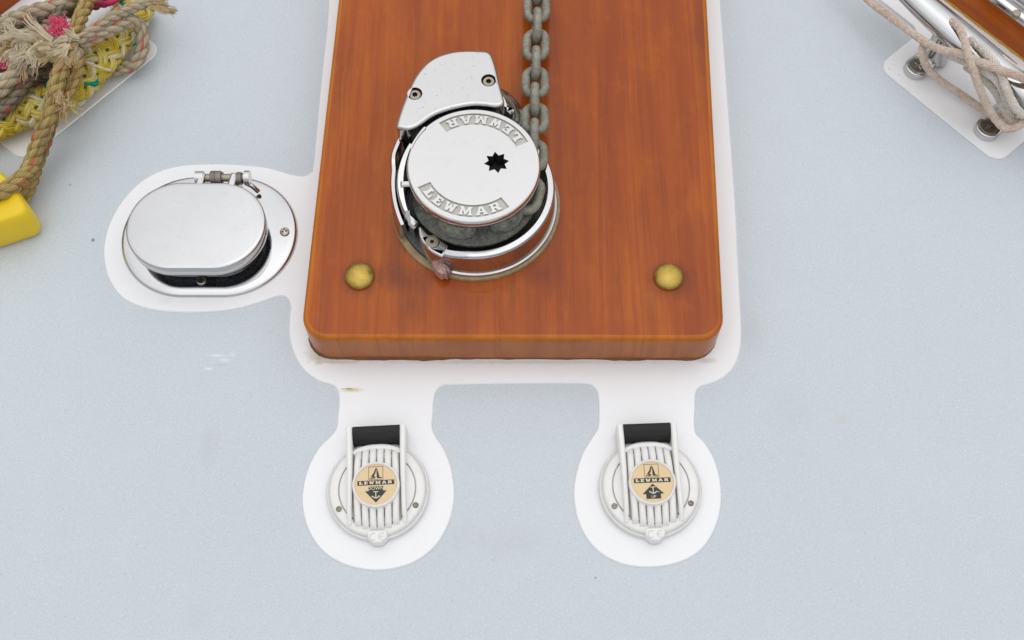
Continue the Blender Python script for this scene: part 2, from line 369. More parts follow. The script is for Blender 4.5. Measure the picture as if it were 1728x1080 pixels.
def lathe(mb, c, prof, n=48, a=0.0, rot=0.0, mi=0, cap0=False, cap1=True):
    """profile (radius, z) turned about c; a > 0 stretches it to a stadium of half length a"""
    def ring(r, z):
        o = []
        for k in range(n):
            t = 2 * math.pi * (k + .5) / n; x = r * math.cos(t) + (a if math.cos(t) > 0 else -a); y = r * math.sin(t)
            o.append((c[0] + x * math.cos(rot) - y * math.sin(rot), c[1] + x * math.sin(rot) + y * math.cos(rot), c[2] + z))
        return o
    mb.rings([ring(r, z) for r, z in prof], mi=mi, cap0=cap0, cap1=cap1)
def slab(mb, outline, z0, z1, bev=.002, seg=3, holes=(), mi=0, hmi=None, bottom=False):
    """plate with a rounded upper edge; holes: (loop, depth, floor material index or None)"""
    o = ccw([tuple(p[:2]) for p in outline]); rg = [[(x, y, z0) for x, y in o]]
    for k in range(seg + 1):
        t = math.pi / 2 * k / seg; q = offset(o, bev * (1 - math.cos(t))) if bev else o
        rg.append([(x, y, z1 - bev + bev * math.sin(t)) for x, y in q])
        if not bev: break
    mb.rings(rg, mi=mi); top = rg[-1]; hl = [ccw(h[0]) for h in holes]
    mb.fill([p[:2] for p in top], hl, z1, mi)
    for h, (lp, dep, fm) in zip(hl, holes):
        mb.rings([[(x, y, z1 - dep) for x, y in h], [(x, y, z1) for x, y in h]][::-1], mi=mi if hmi is None else hmi)
        if fm is not None: mb.fill(h, (), z1 - dep, fm)
    if bottom: mb.fill(o, (), z0, mi, up=False)
def circle(c, r, n=32, a0=0): return [(c[0] + r * math.cos(a0 + 2 * math.pi * k / n), c[1] + r * math.sin(a0 + 2 * math.pi * k / n)) for k in range(n)]
def sheet(mb, poly, z, thick=.0012):
    o = ccw([tuple(p[:2]) for p in poly]); mb.fill(o, (), z)
    mb.rings([[(x, y, z - thick) for x, y in offset(o, -thick * .8)], [(x, y, z) for x, y in o]])
def sweep2d(mb, path, prof, cap=True, closed=False, mi=0, uv=False):
    """closed profile (outward offset, z) carried along a plan path; outward is to the right of travel"""
    P = np.array([p[:2] for p in path], float)
    if closed: T = np.roll(P, -1, 0) - np.roll(P, 1, 0)
    else: T = np.gradient(P, axis=0)
    T /= np.linalg.norm(T, axis=1)[:, None]; O = np.stack([T[:, 1], -T[:, 0]], 1)
    pf = (lambda i: prof(i / (len(P) - 1))) if callable(prof) else (lambda i: prof)
    rg = [[(P[i][0] + O[i][0] * d, P[i][1] + O[i][1] * d, z) for d, z in pf(i)] for i in range(len(P))]
    if uv:
        L = np.concatenate([[0], np.cumsum(np.linalg.norm(np.diff(P, axis=0), axis=1))]); bs = [mb.add(r) for r in rg]; n = len(rg[0])
        for i in range(len(bs) - 1):
            for j in range(n):
                k = (j + 1) % n; p0, p1 = pf(i)[j], pf(i)[k]; u0, u1 = p0[0] + p0[1], p1[0] + p1[1]
                mb.face([bs[i] + j, bs[i + 1] + j, bs[i + 1] + k, bs[i] + k][::-1], [(u0, L[i]), (u0, L[i + 1]), (u1, L[i + 1]), (u1, L[i])][::-1], mi)
        if cap: mb.face([bs[0] + j for j in range(n)][::-1], None, mi); mb.face([bs[-1] + j for j in range(n)], None, mi)
        return
    mb.rings(rg, mi=mi, cap0=cap and not closed, cap1=cap and not closed, loop=closed)

# slab-serif capitals (outline, holes, width)
GLYPH = {
 'L': ([(0,0),(1,0),(1,.46),(.8,.46),(.78,.22),(.5,.22),(.5,.8),(.64,.8),(.64,1),(0,1),(0,.8),(.13,.8),(.13,.2),(0,.2)], [], 1.0),
 'E': ([(0,0),(1,0),(1,.38),(.8,.38),(.8,.21),(.48,.21),(.48,.41),(.72,.41),(.72,.6),(.48,.6),(.48,.79),(.8,.79),(.8,.64),(1,.64),(1,1),(0,1),(0,.8),(.13,.8),(.13,.2),(0,.2)], [], 1.0),
 'W': ([(0,1),(.48,1),(.48,.82),(.41,.82),(.48,.44),(.62,.88),(.80,.88),(.94,.44),(1.01,.82),(.94,.82),(.94,1),(1.42,1),(1.42,.82),(1.31,.82),(1.10,0),(.86,0),(.71,.42),(.56,0),(.32,0),(.11,.82),(0,.82)], [], 1.42),
 'M': ([(0,0),(.46,0),(.46,.18),(.37,.18),(.37,.58),(.63,.06),(.77,.06),(1.03,.58),(1.03,.18),(.94,.18),(.94,0),(1.40,0),(1.40,.18),(1.29,.18),(1.29,.82),(1.40,.82),(1.40,1),(.99,1),(.70,.46),(.41,1),(0,1),(0,.82),(.11,.82),(.11,.18),(0,.18)], [], 1.4),
 'A': ([(0,0),(.46,0),(.46,.18),(.39,.18),(.42,.3),(.80,.3),(.83,.18),(.76,.18),(.76,0),(1.24,0),(1.24,.18),(1.13,.18),(.82,1),(.42,1),(.11,.18),(0,.18)], [[(.48,.47),(.74,.47),(.61,.8)]], 1.24),
 'R': ([(0,0),(.52,0),(.52,.18),(.43,.18),(.43,.4),(.58,.4),(.74,0),(1.15,0),(1.15,.18),(1.05,.18),(.93,.45),(1.06,.56),(1.06,.86),(.92,1),(0,1),(0,.82),(.12,.82),(.12,.18),(0,.18)], [[(.43,.57),(.72,.57),(.76,.63),(.76,.77),(.71,.82),(.43,.82)]], 1.15)}
def word_layout(word, gap=.22):
    w = sum(GLYPH[c][2] for c in word) + gap * (len(word) - 1); x = -w / 2; o = []
    for c in word: o.append((c, x)); x += GLYPH[c][2] + gap
    return o, w
def text_polys(txt, size, cx, cy):
    """plain sans lettering as triangles [(pts)], centred"""
    cu = bpy.data.curves.new('lettering', 'FONT'); cu.body = txt; cu.size = size; cu.align_x = 'CENTER'; cu.align_y = 'CENTER'; cu.resolution_u = 3
    ob = bpy.data.objects.new('lettering', cu); COL.objects.link(ob); me = ob.to_mesh(); 
    out = [[(me.vertices[i].co.x + cx, me.vertices[i].co.y + cy) for i in p.vertices] for p in me.polygons]
    ob.to_mesh_clear(); bpy.data.objects.remove(ob); bpy.data.curves.remove(cu); return out
#PART2
# ------------------------------------------------------------------ the setting: water, hull, deck, painted margins
AX = -.03                                        # boat's centre line
half = [(.0, 1.44), (.30, 1.075), (.485, .868), (.565, .777), (.80, .50), (1.08, .10), (1.34, -.55), (1.52, -1.6), (1.55, -3.0), (1.45, -4.6)]
edge = spline(half, 6)
hull_outline = [(AX + x, y) for x, y in edge] + [(AX - x, y) for x, y in edge[::-1][:-1]]
mb = MB(); mb.fill(hull_outline, (), 0.0); deck = tag(mb.build('deck', 'deck', smooth=0), kind='structure')
mb = MB(); o = ccw(hull_outline); o1 = offset(o, -.10)
mb.rings([[(x * .82, y * .9 - .15, -1.3) for x, y in o1], [(x, y, -.35) for x, y in offset(o, -.03)], [(x, y, -.001) for x, y in offset(o, -.07)]])
hull = tag(mb.build('hull', 'hull_white'), kind='structure')
m = N('harbour_water'); v = m.coord(); m.set(Base_Color=(.03, .045, .05), Roughness=.08); m.bump(m.math('ADD', m.noise(v, 1.2, 4), m.noise(v, 6, 3)), .5, .05); M['water'] = m.m
mb = MB(); mb.add([(-3000, -3000, -1.0), (3000, -3000, -1.0), (3000, 3000, -1.0), (-3000, 3000, -1.0)]); mb.face([0, 1, 2, 3]); tag(mb.build('water', 'water', smooth=0), kind='structure')

# unseen treeline and cabin trunk, added to put dark lines in chrome reflections
m = N('added_shore_wood'); v = m.coord(); m.color(m.mix(m.noise(v, .3, 5), (.03, .045, .025), (.07, .085, .05))); m.set(Roughness=.9); M['added_shore'] = m.m
mb = MB(); n_ = 180; hs = np.convolve(RNG.uniform(9, 19, n_ + 4), np.ones(5) / 5, 'valid')
rg = [[(150 * math.cos(2 * math.pi * k / n_), 150 * math.sin(2 * math.pi * k / n_), -1) for k in range(n_)], [(160 * math.cos(2 * math.pi * k / n_), 160 * math.sin(2 * math.pi * k / n_), hs[k] * .8) for k in range(n_)], [(185 * math.cos(2 * math.pi * k / n_), 185 * math.sin(2 * math.pi * k / n_), hs[k]) for k in range(n_)], [(400 * math.cos(2 * math.pi * k / n_), 400 * math.sin(2 * math.pi * k / n_), -1) for k in range(n_)]]
mb.rings(rg); tag(mb.build('added_shore', 'added_shore', smooth=60), kind='structure')
mb = MB(); tr = rounded([(AX - .55, -1.5), (AX - .85, -4.2), (AX + .85, -4.2), (AX + .55, -1.5)], .12, 6); slab(mb, tr, -.001, .40, .05, 4); trunk = tag(mb.build('added_cabin_trunk', 'hull_white', smooth=50), kind='structure')
plain('dark_glass', (.015, .017, .02), .08)
for sx in (-1, 1):
    mb = MB(); po_ = rounded([(-.5, .12), (.5, .12), (.5, .27), (-.5, .27)], .06, 6); a_ = math.atan2(-2.7, sx * .30)
    slab(mb, po_, -.004, .006, .002, 2); mb.xf(Matrix.Translation((AX + sx * .70, -2.85, 0)) @ Matrix.Rotation(a_, 4, 'Z') @ Matrix.Rotation(math.pi / 2, 4, 'X') @ Matrix.Scale(1 if sx < 0 else -1, 4, (0, 0, 1))); mb.build('window', 'dark_glass', trunk)

def px_outline(pts, per=5): return [tuple(p) for p in spline([at(*p)[:2] for p in pts], per, True)]
mo = [(548,-120),(557,0),(543,150),(531,278),(525,293),(512,299),(490,296),(450,285),(400,280),(350,279),(305,282),(268,292),(235,312),(207,342),(187,378),(178,412),(178,440),(187,473),(210,503),(250,520),(300,526),(360,525),(400,520),(440,509),(468,500),(484,501),(492,515),(491,535),(490,560),(494,584),(503,607),(518,627),(540,642),(562,649),(572,660),(574,680),(572,700),(570,722),(560,737),(540,757),(523,788),(514,820),(512,850),(518,882),(532,912),(553,935),(582,951),(612,959),(640,961),(670,957),(703,945),(733,921),(753,889),(763,856),(765,825),(759,788),(747,758),(734,738),(728,722),(729,700),(731,675),(735,660),(746,650),(765,648),(870,646),(975,646),(995,648),(1006,656),(1011,670),(1012,700),(1010,724),(999,742),(983,770),(972,808),(970,840),(976,875),(992,909),(1018,935),(1052,951),(1090,956),(1130,952),(1165,939),(1190,917),(1207,885),(1215,848),(1213,810),(1203,775),(1187,748),(1173,733),(1170,715),(1171,690),(1172,664),(1180,652),(1196,647),(1217,638),(1235,621),(1245,598),(1249,560),(1245,480),(1238,340),(1226,170),(1213,0),(1203,-120)]
poly = [tuple(at(*p)[:2]) for p in mo]
top_r, top_l = poly[-1], poly[0]
sm = [tuple(p) for p in spline(poly, 5)]
sm += [(top_r[0] - .02, 1.25), (top_l[0] + .02, 1.25)]
mb = MB(); sheet(mb, sm, .0014); margin = tag(mb.build('painted_margin', 'white', smooth=20), kind='structure')

# margins and cleat pads along the toe rails, in rail coordinates (s along the rail going aft, w inboard)
def rail_frame(side):
    if side > 0: p, d = Vector((.458, .843)), Vector((.66, -.751))
    else: p, d = Vector((-.520, .843)), Vector((-.66, -.751))
    n = Vector((-side * .751, -.66)); return p, d, n
def rs(side, s, w):
    p, d, n = rail_frame(side); q = p + d * s + n * w; return (q.x, q.y)
for side, s0, s1, w in ((1, .0137, .170, .1177), (-1, -.052, .130, .161)):
    pts = [(-.55, -.06), (.36, -.06), (.36, .05), (s1, .05), (s1, w), (s0, w), (s0, .05), (-.55, .05)]
    po = rounded([rs(side, *p) for p in pts], [0, 0, 0, .012, .014, .014, .012, 0], 6)
    mb = MB(); sheet(mb, po, .0016); tag(mb.build('painted_margin', 'white', smooth=20), kind='structure')

# ------------------------------------------------------------------ windlass pad of varnished wood
ZP = .045
corners = [at(505.5, 571.5, ZP), at(1223.5, 573.5, ZP), at(1193.5, 0, ZP), at(570.5, 0, ZP)]
def extend(a, b, k): return a + (b - a) * k
top = [corners[0], corners[1], extend(corners[1], corners[2], 1.75), extend(corners[0], corners[3], 1.75)]
BOLTS = [at(607, 467, ZP), at(1128, 468, ZP)]
CW = at(803, 348, ZP)
mat_wood('varnished_wood', [(b.x + .001, b.y - .002, .0225, .024, .85) for b in BOLTS] + [(BOLTS[0].x + .03, BOLTS[0].y + .02, .012, .05, .35), (CW.x - .065, CW.y - .075, .03, .02, .5), (CW.x + .06, CW.y - .07, .03, .02, .35), (CW.x, CW.y + .0, .10, .10, .3),
   (-.13, .47, .006, .07, .4), (.0, .47, .005, .05, .35), (-.09, .46, .02, .03, .4), (.19, .75, .012, .10, .35), (-.18, .72, .02, .09, .3)])
po = rounded([(p.x, p.y) for p in top], [.024, .024, .01, .01], 8)
mb = MB(); slab(mb, po, .004, ZP, .0046, 5, bottom=True)
mat_wood('amber_edge', (), 1.0, 'edge'); mat_wood('front_deck_sheen', (), 1.0, 'front')  # front faces carry the deck's reflection as a paler tan
pad = tag(mb.build('windlass_pad', ['varnished_wood', 'amber_edge', 'front_deck_sheen'], smooth=50), 'varnished orange-brown wooden pad under the anchor windlass', 'wooden pad')
# side faces: run the grain sideways
me = pad.data; ul = me.uv_layers[0].data
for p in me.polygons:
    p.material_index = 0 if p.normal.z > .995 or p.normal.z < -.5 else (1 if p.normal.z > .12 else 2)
    if abs(p.normal.z) < .6:
        for li in p.loop_indices:
            c = me.vertices[me.loops[li].vertex_index].co; ul[li].uv = (c.x + (c.z - ZP if abs(p.normal.x) > .75 else 0), c.y + c.z)
mb = MB(); pth = resample(np.array(po + [po[0]]), .006)[0][:-1]
rj = RNG.normal(0, 1, len(pth)); rj = np.convolve(np.concatenate([rj, rj[:4]]), np.ones(5) / 5, 'valid')[:len(pth)]
T = np.roll(pth, -1, 0) - np.roll(pth, 1, 0); T /= np.linalg.norm(T, axis=1)[:, None]; O = np.stack([T[:, 1], -T[:, 0]], 1)
rg = []
for i in range(len(pth)):
    q = .0014 + .0013 * rj[i]
    rg.append([(pth[i][0] + O[i][0] * d, pth[i][1] + O[i][1] * d, z) for d, z in ((-.004, .0016), (max(.0006, q), .0016), (max(.0004, q * .5), .0030), (-.0004, .0042), (-.004, .0042))])
mb.rings(rg, loop=True)
plain('old_sealant', (.17, .068, .02), .5, 0, 0, .6, 120, .3, 500)
mb.build('sealant_bead', 'old_sealant', pad)
for b in BOLTS:
    mb = MB(); r = .0138
    lathe(mb, b, [(r, -.002), (r, .0012), (r * .97, .0028), (r * .86, .0046), (r * .66, .0062), (r * .4, .0073), (r * .15, .0077)], 32)
    mb.build('bolt_head', 'brass', pad)

# ------------------------------------------------------------------ anchor windlass
WL = empty('anchor_windlass', (CW.x, CW.y, ZP), 'polished chrome anchor windlass with round lettered cap, bolted on the wooden pad', 'windlass')
R1, R2 = .0768, .048; C2 = Vector((CW.x + .003, CW.y + .078))
def egg(off=0.0, n=72):
    """outline round the two circles, counter-clockwise from straight aft"""
    v = C2 - Vector((CW.x, CW.y)); D = v.length; ax = math.atan2(v.y, v.x); be = math.acos((R1 - R2) / D)
    o = []
    a0, a1 = ax + be, ax + 2 * math.pi - be
    for k in range(n + 1):
        t = a0 + (a1 - a0) * k / n; o.append((CW.x + (R1 + off) * math.cos(t), CW.y + (R1 + off) * math.sin(t)))
    for k in range(n // 2 + 1):
        t = ax - be + 2 * be * k / (n // 2); o.append((C2.x + (R2 + off) * math.cos(t), C2.y + (R2 + off) * math.sin(t)))
    return o
mb = MB(); slab(mb, egg(.0018), ZP - .001, ZP + .0034, .0016, 2); mb.build('gasket', 'gasket', WL)
mb = MB(); slab(mb, egg(-.0045), ZP + .003, ZP + .0085, .001, 2); mb.build('base_plate', 'cast_dark', WL)
# outer wall of the base: right and front
def arc_path(a0, a1, r, n=60): return [(CW.x + r * math.cos(math.radians(a0 + (a1 - a0) * k / n)), CW.y + r * math.sin(math.radians(a0 + (a1 - a0) * k / n))) for k in range(n + 1)]
vx = C2 - Vector((CW.x, CW.y)); AXA = math.degrees(math.atan2(vx.y, vx.x)); BE = math.degrees(math.acos((R1 - R2) / vx.length))
pr = arc_path(-113, 40, R1 - .002)
pr = resample(np.array(pr), .003)[0]
def wall(t):
    h = .034 if t > .12 else .034 - .005 * (1 - t / .12)
    return [(.0010, .0470), (.0012, .0490), (.0004, .0505), (-.0012, .0512), (-.0016, .0535), (-.0022, ZP + h - .003), (-.0028, ZP + h - .0012), (-.0038, ZP + h - .0002), (-.0084, ZP + h + .0002), (-.0097, ZP + h - .0008), (-.0101, ZP + h - .004), (-.0101, .050)]
mb = MB(); sweep2d(mb, pr, wall); mb.build('base_rim', 'chrome_clean', WL)
# left wall, taller, beside the chain stripper
pl = resample(np.array(arc_path(172, 208, R1 - .001, 40)), .003)[0]
pl = np.concatenate([[[CW.x - R1 + .0075, CW.y + .046], [CW.x - R1 + .0015, CW.y + .026]], pl]); pl = resample(spline(pl, 6), .003)[0]
def wall2(t):
    h = .050 - .024 * max(0, (t - .35) / .65)
    return [(.002, .0485), (.0005, ZP + h - .003), (-.0012, ZP + h), (-.0040, ZP + h), (-.0052, ZP + h - .003), (-.0052, .050)]
mb = MB(); sweep2d(mb, pl, wall2); mb.build('side_wall', 'chrome', WL)
# chain stripper: slotted curved arm inside the left wall
pa = resample(np.array(arc_path(150, 204, R1 - .0105, 50)), .0025)[0]
def arm(t):
    h = .054 - .016 * t; w = .0027 + .0012 * math.sin(math.pi * t)
    return [(w, ZP + .012), (w, ZP + h - .002), (w - .0015, ZP + h), (-w + .0015, ZP + h), (-w, ZP + h - .002), (-w, ZP + .012)]
mb = MB(); sweep2d(mb, pa, arm)
a = math.radians(186)
for ang, ln in ((183, .013),):
    a = math.radians(ang); rr = R1 - .017; mb.box((CW.x + rr * math.cos(a), CW.y + rr * math.sin(a), ZP + .042), ln, .006, .008, a, .0012)
mb.build('stripper_arm', 'chrome', WL)
mb = MB(); mb.box((CW.x + .064 * math.cos(math.radians(208)), CW.y + .064 * math.sin(math.radians(208)), ZP + .016), .014, .009, .020, math.radians(-45), .002); mb.build('stripper_foot', 'chrome', WL)
# housing under the cover
hp = []
for k in range(41):
    t = math.radians(AXA - 100 + 200 * k / 40); rx = R2 - .001; hp.append((C2.x + rx * math.cos(t), C2.y + rx * math.sin(t)))
hin = [(CW.x + .064 * math.cos(math.radians(b)), CW.y + .064 * math.sin(math.radians(b))) for b in (140, 125, 110, 95, 80, 65, 52)]
hp = ccw(hp + hin)
mb = MB(); rg = []
for d, z in ((0, .004), (.0015, .014), (.0045, .024), (.009, .033), (.0145, .040), (.021, .045)): rg.append([(x, y, ZP + z) for x, y in offset(hp, d)])
mb.rings(rg); mb.fill([p[:2] for p in rg[-1]], (), rg[-1][0][2]); mb.build('chain_housing', 'chrome', WL)
# gypsy
ZG = ZP + .0425
mb = MB()
lathe(mb, (CW.x, CW.y, ZP), [(.030, .006), (.050, .010), (.0545, .020), (.0580, .0255), (.0588, .0275), (.0586, .0295), (.0575, .0305), (.047, .0335), (.042, .037), (.041, .043), (.043, .049), (.050, .053)], 72)
mb.build('gypsy', 'gypsy', WL)
for k in range(6):
    mb = MB(); t = math.radians(-109 + 59 * k); c = (CW.x + .0450 * math.cos(t), CW.y + .0450 * math.sin(t)); L = circle((0, 0), 1, 20); rg = []
    for z, s in ((.030, .72), (.0325, .93), (.037, 1.0), (.046, 1.0), (.053, .9)):
        rg.append([(c[0] + (x * .0112 * math.cos(t) - y * .0175 * math.sin(t)) * s, c[1] + (x * .0112 * math.sin(t) + y * .0175 * math.cos(t)) * s, ZP + z) for x, y in L])
    mb.rings(rg, cap1=True); mb.build('tooth', 'gypsy_tooth', WL)
# cap with star socket and two lettered recesses
ZC = .115; CC = at(799, 277, ZC); RC = .0588
def sector(a0, a1, r0, r1, n=24):
    o = [(CC.x + r1 * math.cos(math.radians(a0 + (a1 - a0) * k / n)), CC.y + r1 * math.sin(math.radians(a0 + (a1 - a0) * k / n))) for k in range(n + 1)]
    return o + [(CC.x + r0 * math.cos(math.radians(a1 + (a0 - a1) * k / n)), CC.y + r0 * math.sin(math.radians(a1 + (a0 - a1) * k / n))) for k in range(n + 1)]
SS = at(838, 274, ZC); star = []
for k in range(16):
    r = .0112 if k % 2 == 0 else .0074; t = math.radians(22.5 * k + 8); star.append((SS.x + r * math.cos(t), SS.y + r * math.sin(t)))
W0 = (-154, -54); W1 = (26, 126)
recess = [sector(W0[0], W0[1], .0415, .0535), sector(W1[0], W1[1], .0415, .0535)]
dent = spline([at(*p, ZC)[:2] for p in ((692, 250), (699, 236), (708, 223), (716, 214), (719, 218), (712, 229), (708, 240), (702, 248))], 4, True); dent = [tuple(p) for p in dent]
mb = MB(); prof_r = .0572
outer = circle(CC, prof_r, 96)
mb.fill(outer, [ccw(star), ccw(recess[0]), ccw(recess[1]), ccw(dent)], ZC)
lathe(mb, CC, [(.040, -.020), (.0525, -.0165), (.0555, -.0150), (.0565, -.0120), (.0572, -.0116), (.0582, -.0100), (.0588, -.0070), (.0588, -.0032), (.0584, -.0014), (.0579, -.0004), (.0572, 0)], 96, cap1=False)
for lp, dep, fm in ((star, .016, 1), (recess[0], .0016, 2), (recess[1], .0016, 2), (dent, .0010, 0)):
    h = ccw(lp); mb.rings([[(x, y, ZC) for x, y in h], [(x, y, ZC - dep) for x, y in h]], mi=2 if fm == 2 else (1 if fm == 1 else 0)); mb.fill(h, (), ZC - dep, fm)
cap = mb.build('cap', ['chrome_cap', 'hole_dark', 'pocket'], WL, smooth=30)
for (a0, a1) in (W0, W1):
    mb = MB()
    lay, w = word_layout('LEWMAR', .36); mid = (a0 + a1) / 2; span = math.radians(a1 - a0 - 13); hgt = .0084; rb = .0517
    sc = span * .0475 / w
    def put(x, y):
        t = math.radians(mid) + x * sc / .0475; r = rb - y * hgt; return (CC.x + r * math.cos(t), CC.y + r * math.sin(t))
    for ch, x0 in lay:
        # reading direction runs with increasing angle when the letter feet point outwards
        ol, hs, gw = GLYPH[ch]; q = lambda p: put(x0 + p[0], p[1])
        dens = lambda l: [((l[i][0] * (1 - k) + l[(i + 1) % len(l)][0] * k), (l[i][1] * (1 - k) + l[(i + 1) % len(l)][1] * k)) for i in range(len(l)) for k in (0, .5)]
        po_ = ccw([q(p) for p in dens(ol)]); ho = [ccw([q(p) for p in dens(h)]) for h in hs]; zt = ZC - .0002
        mb.rings([[(x, y, ZC - .0017) for x, y in po_], [(x, y, zt) for x, y in po_]]); mb.fill(po_, ho, zt)
        for h in ho: mb.rings([[(x, y, zt) for x, y in h], [(x, y, ZC - .0017) for x, y in h]])
    mb.build('lettering', 'chrome_cap', cap, smooth=20)
# cover with two socket screws
ZV = .1165
cov = [(669,211),(675,188),(682,169),(691,147),(700,129),(712,113),(724,102),(740,93),(764,86),(787,84),(808,84.5),(821,85.5),(828,90),(832,98),(837,114),(844,144),(850,165),(850.5,172),(846,177),(836,179),(820,177),(801,176),(778,179),(752,185.5),(731,194),(715,205),(703,213),(690,217),(677,215.5)]
cv = [tuple(p) for p in spline([at(*p, ZV)[:2] for p in cov], 4, True)]
scr = [at(700, 158, ZV), at(824.5, 135.5, ZV)]
mb = MB(); slab(mb, cv, ZV - .020, ZV, .0028, 4, holes=[(circle(s, .0068, 24), .005, 1) for s in scr], hmi=1, bottom=True)
cover = mb.build('cover', ['chrome_pitted', 'hole_dark'], WL, smooth=40)
for s in scr:
    mb = MB(); hexa = circle(s, .0027, 6, .3); z = ZV - .0012
    slab(mb, circle(s, .0054, 24), z - .004, z, .0008, 2, holes=[(hexa, .0028, 1)], hmi=1); mb.build('screw', ['steel_dirty', 'hole_dark'], cover)
# skirt of the cover down to the housing
mb = MB(); sk = offset(ccw(cv), .006); mb.rings([[(x, y, ZP + .03) for x, y in sk], [(x, y, ZV - .018) for x, y in sk]]); mb.build('cover_skirt', 'cast_dark', WL)
# pawl bracket with screw, and the broken plastic bit
zb = ZP + .030; br = [(706,384),(712,382),(724,394),(740,402),(754,411),(756,416),(748,432),(738,430),(722,420),(709,402)]
bo = [tuple(p) for p in spline([at(*p, zb)[:2] for p in br], 4, True)]
bs = at(729, 408, zb); mb = MB(); slab(mb, bo, ZP + .006, zb, .0022, 3, holes=[(circle(bs, .0068, 24), .002, 1)], hmi=1); brk = mb.build('pawl_bracket', ['chrome', 'hole_dark'], WL)
mb = MB(); slab(mb, circle(bs, .0062, 24), zb - .003, zb + .0003, .0010, 2, holes=[(circle(bs, .0020, 6), .0025, 1)], hmi=1); mb.build('screw', ['steel_dirty', 'hole_dark'], brk)
pk = [tuple(p) for p in spline([at(*p, ZP + .016)[:2] for p in ((730,432),(738,428),(748,436),(757,450),(755,457),(746,462),(736,456),(731,446))], 3, True)]
mb = MB(); slab(mb, pk, ZP + .004, ZP + .016, .0045, 3); 
for i in range(len(mb.v)):
    x, y, z = mb.v[i]; k = .0012 * math.sin(x * 1900 + y * 700); mb.v[i] = (x + k, y - k, z + .0015 * math.sin(x * 900 + y * 1300))
mb.build('plastic_tab', 'pink_plastic', WL, smooth=25)

# ------------------------------------------------------------------ anchor chain: over the pad from the bow, round the gypsy
CR, PITCH = .0043, .0238
def link_mesh():
    mb = MB(); hw, hl = .0092, (PITCH) / 2 + .0042 - .0  # centre-line half width, half length
    st = hl - hw; P = []
    for k in range(10): t = math.pi * k / 9; P.append((hw * math.cos(t), st + hw * math.sin(t), 0))
    for k in range(10): t = math.pi + math.pi * k / 9; P.append((hw * math.cos(t), -st + hw * math.sin(t), 0))
    P.append(P[0]); P = np.array(P); n = 10; rg = []
    c = P[:-1]; Tn = np.roll(c, -1, 0) - np.roll(c, 1, 0); Tn /= np.linalg.norm(Tn, axis=1)[:, None]
    for i in range(len(c)):
        o = np.array((Tn[i][1], -Tn[i][0], 0)); rg.append([tuple(c[i] + CR * (math.cos(2 * math.pi * j / n) * o + math.sin(2 * math.pi * j / n) * np.array((0, 0, 1)))) for j in range(n)])
    mb.rings(rg, loop=True); return mb
RPI = .0515
zlay = ZP + .0142
entry = (CW.x + RPI + .001, CW.y + .012)
pts = []
ptop = at(906, 0, zlay); pts.append((ptop.x + (ptop.x - entry[0]) * .9, ptop.y + .45, zlay)); pts.append((ptop.x, ptop.y, zlay)); p2 = at(903.5, 100, zlay); pts.append((p2.x, p2.y, zlay + .001))
p3 = at(903, 190, zlay + .012); pts.append((p3.x, p3.y, zlay + .010)); pts.append((entry[0], entry[1], ZG - .002))
for aa in range(-6, -44, -9):
    t = math.radians(aa); pts.append((CW.x + RPI * math.cos(t), CW.y + RPI * math.sin(t), ZG))
CP, cq = resample(spline(pts, 10), .0005)
chain = empty('anchor_chain', (ptop.x, ptop.y, ZP), 'dull galvanised anchor chain lying on the wooden pad and entering the windlass', 'chain')
lm = link_mesh().build('link', 'galv', chain, local=True); LM = lm.data; bpy.data.objects.remove(lm)
# start so that a flat link is centred at photo row 75
k0 = int(np.argmin(np.linalg.norm(CP - np.array(at(903.5, 76, zlay + .001)), axis=1))); step = PITCH / .0005
i0 = k0 - int(k0 / step) * step; par = int(k0 / step) % 2; n = 0
pos = i0
while pos + step / 2 < len(CP) - 1:
    i = int(round(pos)); a = CP[max(0, int(i - step / 2))]; b = CP[min(len(CP) - 1, int(i + step / 2))]
    d = Vector(b - a).normalized(); z = Vector((0, 0, 1)); x = d.cross(z).normalized(); z = x.cross(d)
    flat = (n % 2 == par)
    roll = random.uniform(-.10, .10) + (0 if flat else math.pi / 2)
    X = x * math.cos(roll) + z * math.sin(roll); Z = X.cross(d)
    o = bpy.data.objects.new('link', LM); COL.objects.link(o); o.parent = chain
    mid = Vector((a + b) / 2)
    mw = Matrix((X, d, Z)).transposed().to_4x4(); mw.translation = mid - Vector(ROOT[chain.name]); o.matrix_local = mw
    pos += step; n += 1
#PART3
# ------------------------------------------------------------------ chain pipe with oval lid
FC = at(354, 398, .002); LC = at(330, 379, .0365)
HP = empty('chain_pipe', (FC.x, FC.y, 0), 'polished oval deck pipe with spring hinged lid, left of the wooden pad', 'deck pipe')
mb = MB(); fa = .0185; fr = .0655
lathe(mb, (FC.x, FC.y, 0), [(fr, .001), (fr + .0002, .0026), (fr - .0010, .0040), (fr - .0030, .0048), (fr - .008, .0054), (fr - .018, .0062), (fr - .026, .0070)], 96, fa)
flange = mb.build('flange', 'chrome_mirror', HP, smooth=60)
for (px, py) in ((339, 472), (480, 390)):
    s = at(px, py, .0075); mb = MB(); r = .0046
    sl_ = []
    for k in range(4):
        t = math.pi / 2 * k + .3; c, sn = math.cos(t), math.sin(t)
        sl_ += [(s.x + .0030 * c + .0006 * sn, s.y + .0030 * sn - .0006 * c), (s.x + .0030 * c - .0006 * sn, s.y + .0030 * sn + .0006 * c), (s.x + .0011 * math.cos(t + math.pi / 4), s.y + .0011 * math.sin(t + math.pi / 4))]
    z = .0072
    slab(mb, circle(s, r, 24), .003, z, .0009, 3, holes=[(sl_, .002, 1)], hmi=1); mb.build('screw', ['steel_dirty', 'hole_dark'], flange)
mb = MB(); la, lr = .0185, .0462
